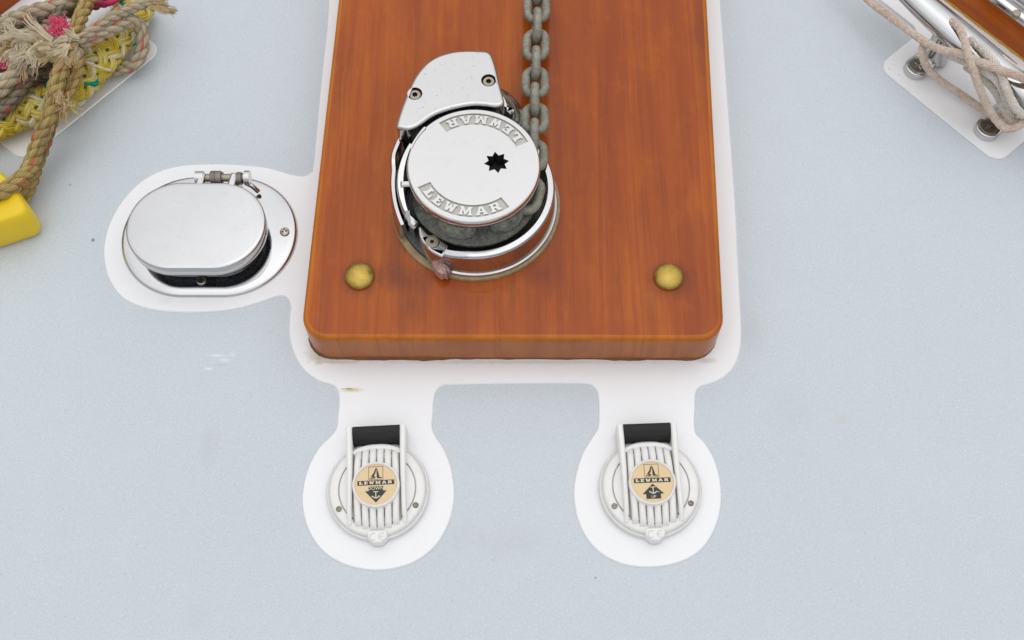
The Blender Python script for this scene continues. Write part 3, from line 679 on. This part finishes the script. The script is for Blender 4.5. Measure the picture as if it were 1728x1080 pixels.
lathe(mb, (LC.x, LC.y, 0), [(lr - .0012, .0222), (lr, .0226), (lr + .0002, .0345), (lr - .0004, .0357), (lr - .0014, .0363), (lr - .004, .0365)], 96, la)
lid = mb.build('lid', 'chrome_clean', HP, smooth=45)
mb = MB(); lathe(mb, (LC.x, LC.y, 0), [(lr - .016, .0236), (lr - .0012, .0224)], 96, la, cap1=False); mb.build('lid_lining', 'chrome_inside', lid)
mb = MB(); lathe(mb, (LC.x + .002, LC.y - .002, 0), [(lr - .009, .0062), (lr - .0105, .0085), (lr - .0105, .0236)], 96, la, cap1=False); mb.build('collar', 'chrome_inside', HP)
# lid lip (small latch) at the front left
p = at(276, 456, .016); mb = MB(); mb.box((p.x + .006, p.y + .006, .0245), .024, .004, .006, -.10, .001); mb.build('latch', 'chrome', HP)
# hinge: two knuckles, pin and spring
hz = .031; hL, hR = at(334, 300, hz), at(417, 300, hz)
mb = MB(); tube(mb, [tuple(hL), tuple(hR)], .0038, 14); hinge = mb.build('hinge_pin', 'steel_dirty', HP)
for px in (338, 392):
    c = at(px, 303, hz); mb = MB(); ol = [(c.x - .0040, c.y - .012), (c.x + .0040, c.y - .012), (c.x + .0062, c.y + .0050), (c.x - .0012, c.y + .0055)]
    slab(mb, rounded(ol, .0018, 4), .006, hz + .0052, .0022, 3); mb.build('knuckle', 'chrome', hinge)
mb = MB(); h0, h1 = at(352, 300, hz), at(376, 300, hz); P = []
for k in range(0, 7 * 14 + 1):
    t = k / 14 * 2 * math.pi; f = k / (7 * 14); P.append((h0.x + .003 + (h1.x - h0.x - .004) * f, h0.y + .0056 * math.cos(t), hz + .0056 * math.sin(t)))
tube(mb, P, .0013, 6); mb.build('spring', 'spring_steel', hinge)
mb = MB(); h0, h1 = at(401, 301, hz), at(409, 301, hz); P = []
for k in range(0, 3 * 14 + 1):
    t = k / 14 * 2 * math.pi; f = k / (3 * 14); P.append((h0.x + (h1.x - h0.x) * f, h0.y + .0052 * math.cos(t), hz + .0052 * math.sin(t)))
tube(mb, P, .0011, 6); mb.build('spring', 'spring_steel', hinge)
mb = MB(); c = at(413, 300, hz); tube(mb, [(c.x, c.y, hz), (c.x + .0050, c.y, hz)], .0070, 20); mb.build('pin_head', 'chrome', hinge)
mb = MB(); c = at(334, 300, hz); tube(mb, [(c.x - .002, c.y, hz), (c.x + .006, c.y, hz)], .0064, 20); mb.build('pin_head', 'chrome', hinge)
mb = MB(); a_, b_ = at(415, 309, .018), at(436, 323, .010); tube(mb, spline([tuple(a_), tuple((a_ + b_) / 2 + Vector((0, 0, .003))), tuple(b_)], 5), .0024, 10); mb.build('spring_leg', 'chrome', hinge)

# ------------------------------------------------------------------ foot switches
def foot_switch(px, py, rz, direction, label):
    c = at(px, py, 0); root = empty('foot_switch', (c.x, c.y, .0014), label, 'foot switch', 'foot switches on the white margin', rz)
    z0 = 0.0
    def B(mb, name, mats, parent, **k): return mb.build(name, mats, parent, local=True, **k)
    mb = MB(); lathe(mb, (0, 0, 0), [(.0440, 0), (.0446, .0015), (.0446, .0050), (.0440, .0062), (.0428, .0066), (.0420, .0060), (.0415, .0060)], 72, cap1=False); B(mb, 'base_ring', 'ring_grey', root)
    mb = MB(); lathe(mb, (0, 0, 0), [(.0416, .004), (.0416, .0085), (.0408, .0100), (.0395, .0106), (.0350, .0112), (.0338, .0108), (.0335, .0078), (.0328, .0078), (.0324, .0112), (.0300, .0118), (.010, .0120)], 72); body = B(mb, 'body', 'white_plastic', root)
    for a in (90, 207, 333):
        t = math.radians(a); s = (.0368 * math.cos(t), .0368 * math.sin(t)); mb = MB(); slab(mb, circle(s, .0026, 16), .009, .0118, .0006, 2, holes=[([(s[0] - .0018, s[1] - .0004), (s[0] + .0018, s[1] - .0004), (s[0] + .0018, s[1] + .0004), (s[0] - .0018, s[1] + .0004)], .001, 1)], hmi=1); B(mb, 'screw', ['screw_dark', 'hole_dark'], body)
    # arched ribs of the flip cover
    def zr(y): return .0125 + .0085 * max(0, 1 - (y / .0375) ** 2) ** .6
    for i, x in enumerate((-.0166, -.01, -.0033, .0033, .01, .0166)):
        mb = MB(); ye = math.sqrt(.0372 ** 2 - x * x) - .0008; w = .0028; rg = []
        for k in range(15):
            y = -ye + 2 * ye * k / 14; z = zr(y * .037 / ye * .985); xx = x * (1 - .05 * (y / .037) ** 2)
            rg.append([(xx - w, y, .010), (xx - w, y, z - .0024), (xx - w * .8, y, z - .0009), (xx - w * .4, y, z - .0001), (xx + w * .4, y, z - .0001), (xx + w * .8, y, z - .0009), (xx + w, y, z - .0024), (xx + w, y, .010)][::-1])
        mb.rings(rg, cap0=True, cap1=True); B(mb, 'rib', 'white_plastic', root, smooth=65)
    mb = MB()
    rg = []
    for k in range(15):
        y = -.034 + .068 * k / 14; z = zr(y) - .0062; wx = math.sqrt(max(.0001, .0362 ** 2 - y * y)); wx = min(.0205, wx); rg.append([(-wx, y, .0105), (-wx, y, max(.011, z)), (wx, y, max(.011, z)), (wx, y, .0105)][::-1])
    mb.rings(rg, cap0=True, cap1=True); B(mb, 'cover_web', 'cover_web', root, smooth=60)
    # guard rails
    for sx in (-1, 1):
        mb = MB(); rg = []
        for k in range(16):
            f = k / 15; y = .0536 - .0850 * f; x = sx * (.0236 - .0006 * math.sin(f * math.pi)); h = .0212 - .0030 * f if f < .86 else .0212 - .0030 * f - .006 * (f - .86) / .14; h0 = .0015 if f < .25 else .010; w = .0027 - .0008 * f
            rg.append([(x - w, y, h0), (x - w, y, h - .0012), (x - w + .0011, y, h), (x + w - .0011, y, h), (x + w, y, h - .0012), (x + w, y, h0)])
        mb.rings(rg, cap0=True, cap1=True); B(mb, 'guard_rail', 'white_plastic', root)
    # arched bars closing the cover above and below
    mb = MB(); P = [(.0205 * math.cos(t) * 1.0, .0305 + .0062 * math.sin(t), .0128) for t in np.linspace(.05, math.pi - .05, 15)]; tube(mb, P, .0022, 8); B(mb, 'cover_lip', 'white_plastic', root)
    # hinge block
    mb = MB(); hb = rounded([(.0405, .003), (.0405, .0115), (.0435, .0168), (.0480, .0200), (.0532, .0200), (.0548, .0180), (.0548, .003)], .0016, 4)
    mb.rings([[(x, y, z) for y, z in hb] for x in (-.0206, .0206)], cap0=True, cap1=True); B(mb, 'hinge_block', 'black_rubber', root, smooth=50)
    # badge
    zb = .0222
    mb = MB(); lathe(mb, (0, 0, 0), [(.0202, .014), (.0202, zb), (.0198, zb + .0012), (.0190, zb + .0016), (.0182, zb + .0010), (.0180, zb - .0002), (.0174, zb - .0002)], 56, cap1=False); B(mb, 'bezel', 'white_plastic', root)
    mb = MB(); lathe(mb, (0, 0, 0), [(.0180, zb - .002), (.0180, zb)], 56); bd = B(mb, 'badge', 'badge', root)
    mk = MB(); cr = MB(); zk, zc = zb + .0002, zb + .0004
    def ink(poly, holes=()): mk.fill(ccw(poly), [ccw(h) for h in holes], zk)
    def cream(poly, z=zc): cr.fill(ccw(poly), (), z)
    U = .0180 / 36.0                                     # one unit = 1/36 of the badge radius
    def s_(pts): return [(x * U, y * U) for x, y in pts]
    ink(s_([(-12.5, 8.5), (12.5, 8.5), (12.5, 32), (-12.5, 32)]), [s_([(-11.8, 9.2), (11.8, 9.2), (11.8, 31.3), (-11.8, 31.3)])])
    # sailing boat: leaning mainsail, jib and water line
    ink(s_([(-8.5, 14), (-4, 20), (-.6, 28.4), (.8, 29), (.2, 24), (-1.8, 17.5), (-4, 14.6), (-1.4, 14.2), (-.6, 12.8), (-1.6, 11.2), (-5, 10.6), (-10.4, 10.8), (-10, 12), (-4.2, 12.4), (-4.4, 13)]))
    ink(s_([(.9, 28.8), (2.0, 28.4), (4.6, 20), (6.2, 13.2), (10.6, 12.2), (10.2, 11.0), (3.2, 10.8), (1.6, 12), (1.5, 20)]))
    ink(s_([(-31.5, -1), (31.5, -1), (31.5, 7.2), (-31.5, 7.2)]))
    lay, w = word_layout('LEWMAR', .42); sc = 56 / w
    for ch, x0 in lay:
        ol, hs, gw = GLYPH[ch]; f = lambda l: ccw([((x0 + p[0]) * sc * U - .6 * U, (.6 + p[1] * 5.0) * U) for p in l]); cr.fill(f(ol), [f(h) for h in hs], zc)
    cr.fill(circle((30 * U, 5.6 * U), .55 * U, 8), (), zc)
    if direction == 'DOWN':
        ink(s_([(-12.5, -3.5), (12.5, -3.5), (12.5, -11.5), (18.5, -11.5), (0, -32), (-18.5, -11.5), (-12.5, -11.5)])); ty, ay = -7.3, -19
    else:
        ink(s_([(0, -3), (18.5, -21), (12.5, -21), (12.5, -29.5), (-12.5, -29.5), (-12.5, -21), (-18.5, -21)])); ty, ay = -26.2, -15
    for p in text_polys(direction, (8.2 if direction == 'DOWN' else 6.6) * U, 0, ty * U): b = cr.add([(x, y, zc) for x, y in p]); cr.face([b + i for i in range(len(p))])
    # anchor emblem
    cream(s_([(-.7, ay - 5), (.7, ay - 5), (.7, ay + 5.2), (-.7, ay + 5.2)])); cream(s_([(-4.2, ay + 5.3), (4.2, ay + 5.3), (4.2, ay + 6.6), (-4.2, ay + 6.6)]))
    arc = [(6.3 * math.cos(t), ay + .4 + 6.3 * math.sin(t)) for t in np.linspace(math.radians(205), math.radians(335), 12)]; arc2 = [(5.0 * math.cos(t), ay + .7 + 5.0 * math.sin(t)) for t in np.linspace(math.radians(335), math.radians(205), 12)]
    cream(s_(arc + arc2), zc + .00006)
    for sx in (-1, 1): cream(s_([(sx * 7.2, ay - 1.2), (sx * 4.4, ay - 1.4), (sx * 6.6, ay - 3.8)]), zc + .00012)
    if direction == 'UP': cr.fill(circle((9.6 * U, -17.5 * U), .8 * U, 8), (), zc)
    B(mk, 'print', 'print_black', bd, smooth=0); B(cr, 'lettering', 'print_cream', bd, smooth=0)
    # CE tab
    mb = MB(); tabo = rounded([(-.0092, -.0372), (.0092, -.0372), (.0080, -.0440), (.0035, -.0482), (-.0035, -.0482), (-.0080, -.0440)], .0022, 4); slab(mb, tabo, .001, .0128, .0015, 3); tb_ = B(mb, 'tab', 'white_plastic', root)
    mb = MB()
    for cx, bar in ((-.0034, 0), (.0042, 1)):
        P = [(cx + .0028 * math.cos(t), -.0428 + .0030 * math.sin(t), .0129) for t in np.linspace(math.radians(60), math.radians(300), 14)]; tube(mb, P, .0005, 6)
        if bar: tube(mb, [(cx - .0028, -.0428, .0129), (cx + .0008, -.0428, .0129)], .0005, 6)
    B(mb, 'lettering', 'ring_grey', tb_)
    return root
plain('cover_web', (.34, .31, .26), .6, 0, 0, .4, 200, .2, 700)
foot_switch(639, 831, math.radians(3), 'DOWN', 'white ribbed foot switch with DOWN badge, on the left lobe of the white margin')
foot_switch(1096, 827, math.radians(2.2), 'UP', 'white ribbed foot switch with UP badge, on the right lobe of the white margin')

# ------------------------------------------------------------------ varnished toe rails with a chrome fitting
mat_wood('rail_wood', (), 1.12)
for side in (1, -1):
    in_ = [(x, y) for x, y in half]
    base = [Vector(rs(side, s, 0)) for s in (-.62, -.3, -.1, 0, .1, .2, .33)]
    tip = [Vector((AX + side * .02, 1.345))]
    aft = [Vector((AX + side * x, y)) for x, y in ((1.00, .14), (1.27, -.55), (1.45, -1.6), (1.48, -3.0), (1.38, -4.5))]
    path = spline([tuple(p) for p in base + aft], 10)
    if side < 0: path = path[::-1]
    # outward is right of travel for a path walked aft on the left and forward on the right
    path = path[::-1]
    mb = MB(); hh = .038
    prof = [(0, .002), (.002, hh - .010), (.006, hh - .002), (.012, hh), (.070, hh), (.076, hh - .002), (.080, hh - .010), (.082, -.03)]
    sweep2d(mb, path, prof, uv=True)
    rail = mb.build('toe_rail', 'rail_wood', smooth=50)
    tag(rail, 'varnished wooden toe rail along the deck edge, %s' % ('beside the chrome cleat' if side > 0 else 'behind the tangle of old rope'), 'toe rail', 'varnished toe rails')
    if side > 0:
        mb = MB(); rj = RNG.normal(0, 1, 400); sub = resample(np.array([rs(1, s, 0) for s in np.linspace(-.3, .33, 60)]), .004)[0]; rg = []
        for i, p in enumerate(sub):
            q = .0006 + .0004 * abs(rj[i]) + (.003 if rj[i] > 1.9 else 0); n_ = rail_frame(1)[2]
            rg.append([(p[0] + n_.x * d, p[1] + n_.y * d, z) for d, z in ((-.002, .0018), (q, .0018), (q * .6, .0030), (-.002, .0065))])
        mb.rings(rg); plain('varnish_run', (.56, .32, .05), .3, 0, .4, .4, 150); mb.build('varnish_runs', 'varnish_run', rail)
RF = rail_frame(1); fc = at(1728, 8, .042) - Vector((*RF[2], 0)) * .012; ra = math.atan2(RF[1].y, RF[1].x)
CF = empty('fairlead', (fc.x, fc.y, .038), 'polished chrome fairlead on top of the toe rail at the top right corner', 'fairlead')
mb = MB(); lathe(mb, (fc.x, fc.y, 0), [(.030, .0375), (.030, .0415), (.0285, .0435), (.024, .0445), (.020, .050), (.018, .062), (.0165, .064)], 64, .032, ra); CFb = mb.build('base', 'chrome', CF)
sp_ = at(1716, 22, .0452); mb = MB(); slab(mb, circle(sp_, .0042, 20), .040, .0462, .001, 2); mb.build('screw', 'steel_dirty', CFb)
#PART4
# ------------------------------------------------------------------ rope building
def twisted(mb, path, dia, pitch=None, tracer_mi=None, mi=0, r_end=1.0, phase=0.0, wob=.0):
    """three-strand laid rope along path"""
    P, q = resample(spline(path, 10), .0024); pitch = pitch or dia * 2.15
    if wob: P = P + np.stack([np.convolve(RNG.normal(0, wob, len(P) + 10), np.ones(11) / 11, 'valid') for _ in range(3)], 1)
    T, A, B = frames(P); off = dia * .262; rs_ = dia * .255
    for k in range(3):
        ph = 2 * np.pi * (q / pitch + k / 3) + phase
        C = P + off * (np.cos(ph)[:, None] * A + np.sin(ph)[:, None] * B)
        tube(mb, C, rs_, 9, tracer_mi if (k == 0 and tracer_mi is not None) else mi)
def braided(mb, path, width, pitch, nst=4, fil=3, flat=.7, fr=None, amp=None, mis=None, step=.003, sides=6):
    """tubular plait of nst + nst strands, each a ribbon of fil yarns; flat squashes it"""
    P, q = resample(spline(path, 10), step); T, A, B = frames(P)
    R = width / 2; fr = fr or width * .07; amp = amp or fr * .9; R0 = R - amp - fr
    for hand in (1, -1):
        for i in range(nst):
            th0 = 2 * np.pi * i / nst; ks = 2 * np.pi * q / pitch
            for f in range(fil):
                dth = (f - (fil - 1) / 2) * fr * 1.85 / R0
                th = th0 + hand * ks + dth; r = R0 + hand * amp * np.tanh(2.2 * np.cos(nst * ks))
                C = P + (r * np.sin(th))[:, None] * B + (r * np.cos(th) * flat)[:, None] * A
                tube(mb, C, fr, sides, mis(hand, i, f) if mis else 0)
def tuft(mb, base, direc, n, length, spread, r=.0005, mi=0, curl=.5, wid=.004, wave=.0012):
    base = np.array(base, float); d0 = np.array(direc, float); d0 /= np.linalg.norm(d0); ph0 = RNG.uniform(0, 6.28)
    for _ in range(n):
        p = base + RNG.normal(0, wid, 3) * np.array((1, 1, .5)); d = d0 + RNG.normal(0, spread, 3); d /= np.linalg.norm(d); L = length * RNG.uniform(.5, 1.1); c = RNG.normal(0, curl, 3) * np.array((1, 1, .4)); pts = [p]
        for s in range(9):
            d = d + c * .15 + RNG.normal(0, .08, 3); d /= np.linalg.norm(d); p = p + d * L / 9; pts.append(np.array((p[0], p[1], max(p[2], .003))))
        w = RNG.uniform(.5, 1.3) * wave; e = np.cross(d0, (0, 0, 1)); f = np.arange(10)
        pts = np.array(pts) + (np.sin(f * 1.5 + ph0 + RNG.normal(0, .5)) * w * np.minimum(1, f / 3))[:, None] * e
        tube(mb, pts, np.linspace(r, r * .7, 10), 4, mi, cap=False)

# ------------------------------------------------------------------ thick yellow and white plaited line under the tangle
YB = at(140, 150, .0)
yl = empty('plaited_line', (YB.x, YB.y, .0016), 'thick flat plaited yellow and white line with green flecks under the tan rope', 'rope')
mb = MB(); P = [tuple(p) for p in ats([(-50, 222, .020), (-10, 206, .020), (34, 188, .020), (78, 174, .021), (117, 152, .023), (147, 122, .025), (176, 88, .026), (200, 58, .024), (216, 34, .020), (230, 8, .014)])]
braided(mb, P, .044, .104, 6, 2, .58, .00295, .0021, lambda h, i, f: (2 if (i == 0 and f == 1) else (1 if (i * 2 + f + (h > 0)) % 5 == 0 else 0)), .003, 7)
# solid heart so nothing shows through between the strands
hp_, _ = resample(spline(P, 10), .006); tube(mb, hp_, .0175, 12, 3, flat=.5)
plain('braid_core', (.13, .095, .03), .9)
mb.build('plait', ['braid_yellow', 'braid_pale', 'braid_green', 'braid_core'], yl, smooth=60)
mb = MB(); tube(mb, spline([tuple(p) for p in ats([(128, 104, .052), (148, 106, .052), (170, 114, .051), (187, 119, .050)])], 6), .0011, 6); mb.build('loose_yarn', 'braid_pale', yl)

# ------------------------------------------------------------------ tangle of old tan rope
TR = empty('mooring_rope', tuple(at(110, 120, .0016)), 'frayed tan three strand rope with red flecks, tangled over the yellow plaited line', 'rope')
D = .0172
turns = [
 # path px,py,z ; diameter ; material kind
 ([(-30, 62, .05), (5, 42, .055), (35, 27, .057), (75, 14, .057), (110, 3, .055), (150, -18, .05)], .0160, 'tan'),
 ([(-30, 20, .035), (10, 40, .03), (60, 35, .03), (100, 24, .032), (140, 12, .03), (180, 0, .02), (215, -12, .015)], .0145, 'grey'),
 ([(113, -22, .05), (112, 0, .052), (105, 20, .054), (92, 38, .052), (70, 52, .045)], .0140, 'grey'),
 ([(158, -25, .055), (146, 5, .062), (136, 30, .066), (126, 58, .066), (116, 84, .064)], .0152, 'gold'),
 ([(84, 96, .05), (112, 86, .056), (140, 70, .058), (168, 58, .058), (196, 46, .056), (216, 37, .052), (232, 40, .044), (240, 60, .034), (240, 84, .026), (230, 104, .020), (212, 114, .014), (190, 120, .012)], .0140, 'tan'),
 ([(130, 72, .064), (150, 56, .066), (172, 40, .066), (196, 25, .064), (220, 14, .06), (244, 7, .055), (262, 5, .05)], .0115, 'tan'),
 ([(-40, 178, .045), (-10, 160, .05), (14, 138, .054), (32, 116, .056), (48, 96, .052), (64, 78, .048)], .0162, 'tan'),
 ([(-25, 200, .035), (5, 182, .04), (28, 158, .042), (48, 134, .042), (70, 116, .04), (96, 100, .04)], .0150, 'grey'),
 ([(-30, 128, .04), (0, 112, .043), (22, 108, .043), (60, 122, .036), (100, 118, .034), (135, 98, .034)], .0140, 'grey'),
 ([(20, 158, .020), (52, 142, .022), (84, 138, .024), (120, 128, .022)], .012, 'grey'),
 ([(118, 78, .066), (108, 104, .068), (99, 128, .066), (92, 152, .06), (88, 176, .056), (80, 202, .052), (70, 226, .044), (62, 250, .036), (56, 272, .032), (46, 292, .034), (28, 309, .042), (4, 322, .048), (-30, 338, .046)], .0165, 'gold'),
 ([(130, 82, .058), (131, 108, .056), (124, 134, .052), (112, 158, .046), (95, 182, .040), (85, 204, .034), (78, 228, .026), (70, 252, .020), (62, 276, .016), (54, 300, .014), (45, 322, .012), (34, 338, .012), (12, 352, .012)], .0150, 'gold'),
 ([(60, 60, .05), (84, 52, .058), (104, 60, .062), (120, 76, .064), (128, 92, .062), (112, 102, .058), (92, 92, .054)], .0140, 'tan'),
 ([(-30, 88, .045), (0, 80, .048), (30, 72, .05), (62, 60, .052), (88, 56, .052)], .0155, 'tan'),
]
for i, (pp, dia, kind) in enumerate(turns):
    mb = MB(); twisted(mb, [tuple(at(*p)) for p in pp], dia, dia * (2.0 if kind != 'tan' else 2.5), 1, 0, phase=i * 1.3, wob=.0012)
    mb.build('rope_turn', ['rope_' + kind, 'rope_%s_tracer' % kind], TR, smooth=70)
# loosened yarns and frayed ends
mb = MB()
for k in range(4): tuft(mb, at(98 + 4 * k, 150 + 7 * k, .064), (.2, -1, -.15), 7, .026, .30, .0008, 0, .6, .004)
tag(mb.build('frayed_yarns', 'fray_tan', TR), kind='stuff')
def lock(mb, px, py, z, dx, dy, L, n=22, r=.0005, wid=.0014, fan=.0030, curl=.5):
    d = np.array((dx, dy, -.05)); d /= np.linalg.norm(d); p = np.array(at(px, py, z), float); P = [p]; c = RNG.normal(0, curl, 3) * np.array((1, 1, .3)); m_ = 14
    for s in range(m_):
        d = d + c * 2.2 / m_ + RNG.normal(0, .06, 3); d /= np.linalg.norm(d); p = p + d * L / m_; P.append(np.array((p[0], p[1], max(.004, p[2]))))
    P = np.array(P); T, A, B = frames(P); f = np.linspace(0, 1, m_ + 1); w0 = RNG.uniform(0, 6.28)
    for _ in range(n):
        k = int(m_ * RNG.uniform(.55, 1)) + 1; a0, b0 = RNG.normal(0, wid, 2); a1, b1 = RNG.normal(0, fan, 2)
        Q = P + (a0 + a1 * f ** 1.6)[:, None] * A * .6 + (b0 + b1 * f ** 1.6 + .0016 * np.sin(f * 9 + w0) * f)[:, None] * B
        tube(mb, Q[:k + 1], np.linspace(r, r * .7, k + 1), 4, 0, cap=False)
def locks(mat, specs, **k):
    mb = MB()
    for (px, py, z, dx, dy, cnt, L) in specs:
        for _ in range(cnt): lock(mb, px + RNG.normal(0, 6), py + RNG.normal(0, 4), z + RNG.normal(0, .002), dx + RNG.normal(0, .25), dy + RNG.normal(0, .25), L * RNG.uniform(.7, 1.15), **k)
    tag(mb.build('frayed_yarns', mat, TR), kind='stuff')
locks('fray_pale', [(112, 62, .072, -1, -.15, 5, .034), (92, 60, .070, -1, .0, 4, .040), (84, 74, .070, -1, -.35, 6, .040), (60, 66, .066, -1, .1, 5, .045), (56, 84, .062, -.9, -.5, 6, .034), (40, 62, .062, -1, .25, 5, .040), (112, 76, .074, -.7, -.6, 4, .022), (34, 88, .058, -.3, -.9, 3, .026), (126, 56, .072, -.4, .3, 2, .016)], curl=.45)
locks('fray_tan', [(108, 86, .073, -.3, -.9, 5, .020), (96, 84, .071, -.9, -.5, 4, .026), (116, 90, .071, .3, -.9, 3, .018), (44, 76, .062, -1, -.2, 5, .036), (40, 92, .058, -.6, -.8, 3, .028)], curl=.6)
locks('fray_tan', [(250, 6, .053, 1, .05, 5, .026), (256, 4, .051, 1, .12, 3, .022)], curl=.1, fan=.0018)
for q in ((95, 46, .072, .010, 90), (1, 105, .058, .006, 50)):
    mb = MB(); tuft(mb, at(*q[:3]), (.8, .3, .05), q[4] * 2, q[3], .6, .00065, 0, 1.2, .0040); tag(mb.build('pink_yarns', 'pink_tuft', TR), kind='stuff')
mg = MB(); tube(mg, spline([tuple(p) for p in ats([(150, 8, .030), (166, 7, .034), (182, 6, .036), (196, 0, .034), (215, -12, .03)])], 8), .0030, 10)
tag(mg.build('cord', 'magenta_cord'), 'thin magenta cord showing between the tan ropes at the top edge', 'cord')

# ------------------------------------------------------------------ yellow float at the end of the rope eye
yo = [(-130, 246, .02), (-50, 266, .02), (-8, 288, .02), (28, 316, .022), (75, 383, .016), (4, 411, .012), (-130, 446, .012)]; fz = .042
fo = rounded([tuple(at(*p)[:2]) for p in yo], [.015, .03, .03, .007, .009, .04, .015], 6); cf = at(-45, 350, .02)
mb = MB(); o = ccw(fo); rg = []
for k in range(17):
    t = math.pi * k / 16; q = 1 - .15 * (1 - math.sin(t) ** .6); rg.append([(cf.x + (x - cf.x) * q, cf.y + (y - cf.y) * q, .0015 + fz * .5 * (1 - math.cos(t))) for x, y in o])
mb.rings(rg); mb.fill([p[:2] for p in rg[-1]], (), rg[-1][0][2]); mb.fill([p[:2] for p in rg[0]], (), rg[0][0][2], up=False)
tag(mb.build('float', 'yellow_foam', smooth=80), 'bright yellow foam float under the rope eye at the left edge', 'float')

# ------------------------------------------------------------------ chrome cleat on the right pad
S1, S2 = at(1549, 111, .009), at(1669, 214, .009); RFd, RFn = Vector((*RF[1], 0)), Vector((*RF[2], 0))
d3 = (S2 - S1); d3.z = 0; d3.normalize(); n3 = Vector((d3.y, -d3.x, 0)); n3 = -n3 if n3.dot(RFn) > 0 else n3     # n3: outboard
cc = (S1 + S2) / 2 + n3 * .025; cc.z = 0
CL = empty('cleat', (cc.x, cc.y, .0016), 'polished chrome horn cleat screwed to the white pad beside the right toe rail', 'cleat')
bz = .050; P = []; Rr = []
for k in range(25):
    f = -1 + 2 * k / 24; P.append(tuple(cc + d3 * (.145 * f) + Vector((0, 0, bz + .006 * f * f)))); Rr.append(.0170 * (1 - .45 * abs(f) ** 2.2) if abs(f) < .99 else .006)
mb = MB(); tube(mb, np.array(P), np.array(Rr), 20, flat=.72); mb.build('horn', 'chrome_clean', CL, smooth=60)
for S in (S1, S2):
    for sgn in (1, -1):
        mb = MB(); a_ = S + n3 * .025; b_ = a_ - n3 * .025 * sgn; u = (b_ - a_).normalized(); w_ = Vector((-u.y, u.x, 0)); r = .0128
        ol = [a_ + w_ * .0095] + [b_ + (w_ * math.cos(t) + u * math.sin(t)) * r for t in np.linspace(0, math.pi, 13)] + [a_ - w_ * .0095]
        if sgn > 0: sc_ = S
        else: sc_ = b_
        slab(mb, [(p.x, p.y) for p in ol], .0018, .0095, .002, 3); ft = mb.build('foot', 'chrome', CL)
        mb = MB(); sl_ = []
        for k in range(4):
            t = math.pi / 2 * k + .5; c, sn = math.cos(t), math.sin(t)
            sl_ += [(sc_.x + .0052 * c + .0011 * sn, sc_.y + .0052 * sn - .0011 * c), (sc_.x + .0052 * c - .0011 * sn, sc_.y + .0052 * sn + .0011 * c), (sc_.x + .002 * math.cos(t + math.pi / 4), sc_.y + .002 * math.sin(t + math.pi / 4))]
        slab(mb, circle(sc_, .0092, 28), .006, .0101, .0012, 3, holes=[(sl_, .003, 1)], hmi=1); mb.build('screw', ['screw_dark', 'hole_dark'], ft)
    mb = MB(); a_ = S + n3 * .025; rg = []
    for z, r in ((.006, .0125), (.014, .0095), (.028, .0085), (.044, .0105)): rg.append([(a_.x + (d3.x * math.cos(t) * 1.25 + n3.x * math.sin(t)) * r, a_.y + (d3.y * math.cos(t) * 1.25 + n3.y * math.sin(t)) * r, z) for t in np.linspace(0, 2 * math.pi, 20, endpoint=False)])
    mb.rings(rg); mb.build('leg', 'chrome', CL)
# thin plaited line made fast on the cleat
CD = empty('cleat_line', (cc.x, cc.y, .05), 'thin tan plaited line wound in crossing turns round the chrome cleat', 'rope')
lines = [
 ([(1405, -48, .030), (1440, -22, .030), (1475, 8, .034), (1515, 38, .040), (1548, 62, .046), (1566, 74, .050), (1592, 85, .058), (1622, 91, .066), (1648, 102, .074), (1680, 115, .078), (1715, 128, .074), (1760, 146, .06)], .0082, 0),
 ([(1600, 35, .044), (1606, 37, .060), (1618, 46, .066), (1627, 66, .070), (1634, 92, .074), (1642, 116, .070), (1652, 146, .058), (1666, 178, .042), (1684, 206, .030), (1700, 217, .028), (1718, 213, .032), (1745, 195, .04)], .0082, 0),
 ([(1570, 72, .044), (1558, 78, .042), (1557, 94, .036), (1566, 116, .024), (1590, 138, .016), (1618, 157, .014), (1648, 178, .015), (1674, 194, .020), (1702, 205, .026), (1722, 206, .03)], .0078, 0),
 ([(1634, 66, .058), (1652, 78, .066), (1672, 98, .072), (1688, 122, .072), (1697, 146, .066), (1708, 172, .056), (1722, 190, .046), (1745, 200, .04)], .0084, 1),
 ([(1600, 92, .044), (1628, 104, .056), (1654, 116, .064), (1678, 132, .064), (1692, 152, .056), (1700, 176, .042), (1710, 196, .03)], .0084, 1),
 ([(1642, 70, .045), (1670, 84, .054), (1700, 106, .058), (1735, 128, .056)], .0082, 1),
 ([(1630, 112, .040), (1660, 134, .046), (1682, 158, .044), (1694, 184, .034), (1704, 204, .026)], .0082, 1),
]
for pp, dia, k in lines:
    mb = MB(); path = [tuple(at(*p)) for p in pp]
    braided(mb, path, dia * 1.04, .034, 4, 2, 1.0, dia * .125, dia * .045, lambda h, i, f: (i + (h > 0)) % 2 if k else 0, .0022, 5)
    hp_, _ = resample(spline(path, 10), .005); tube(mb, hp_, dia * .40, 10, 1)
    mb.build('rope_turn', ['cord_tan' if not k else 'cord_pale', 'cord_pale'], CD, smooth=70)
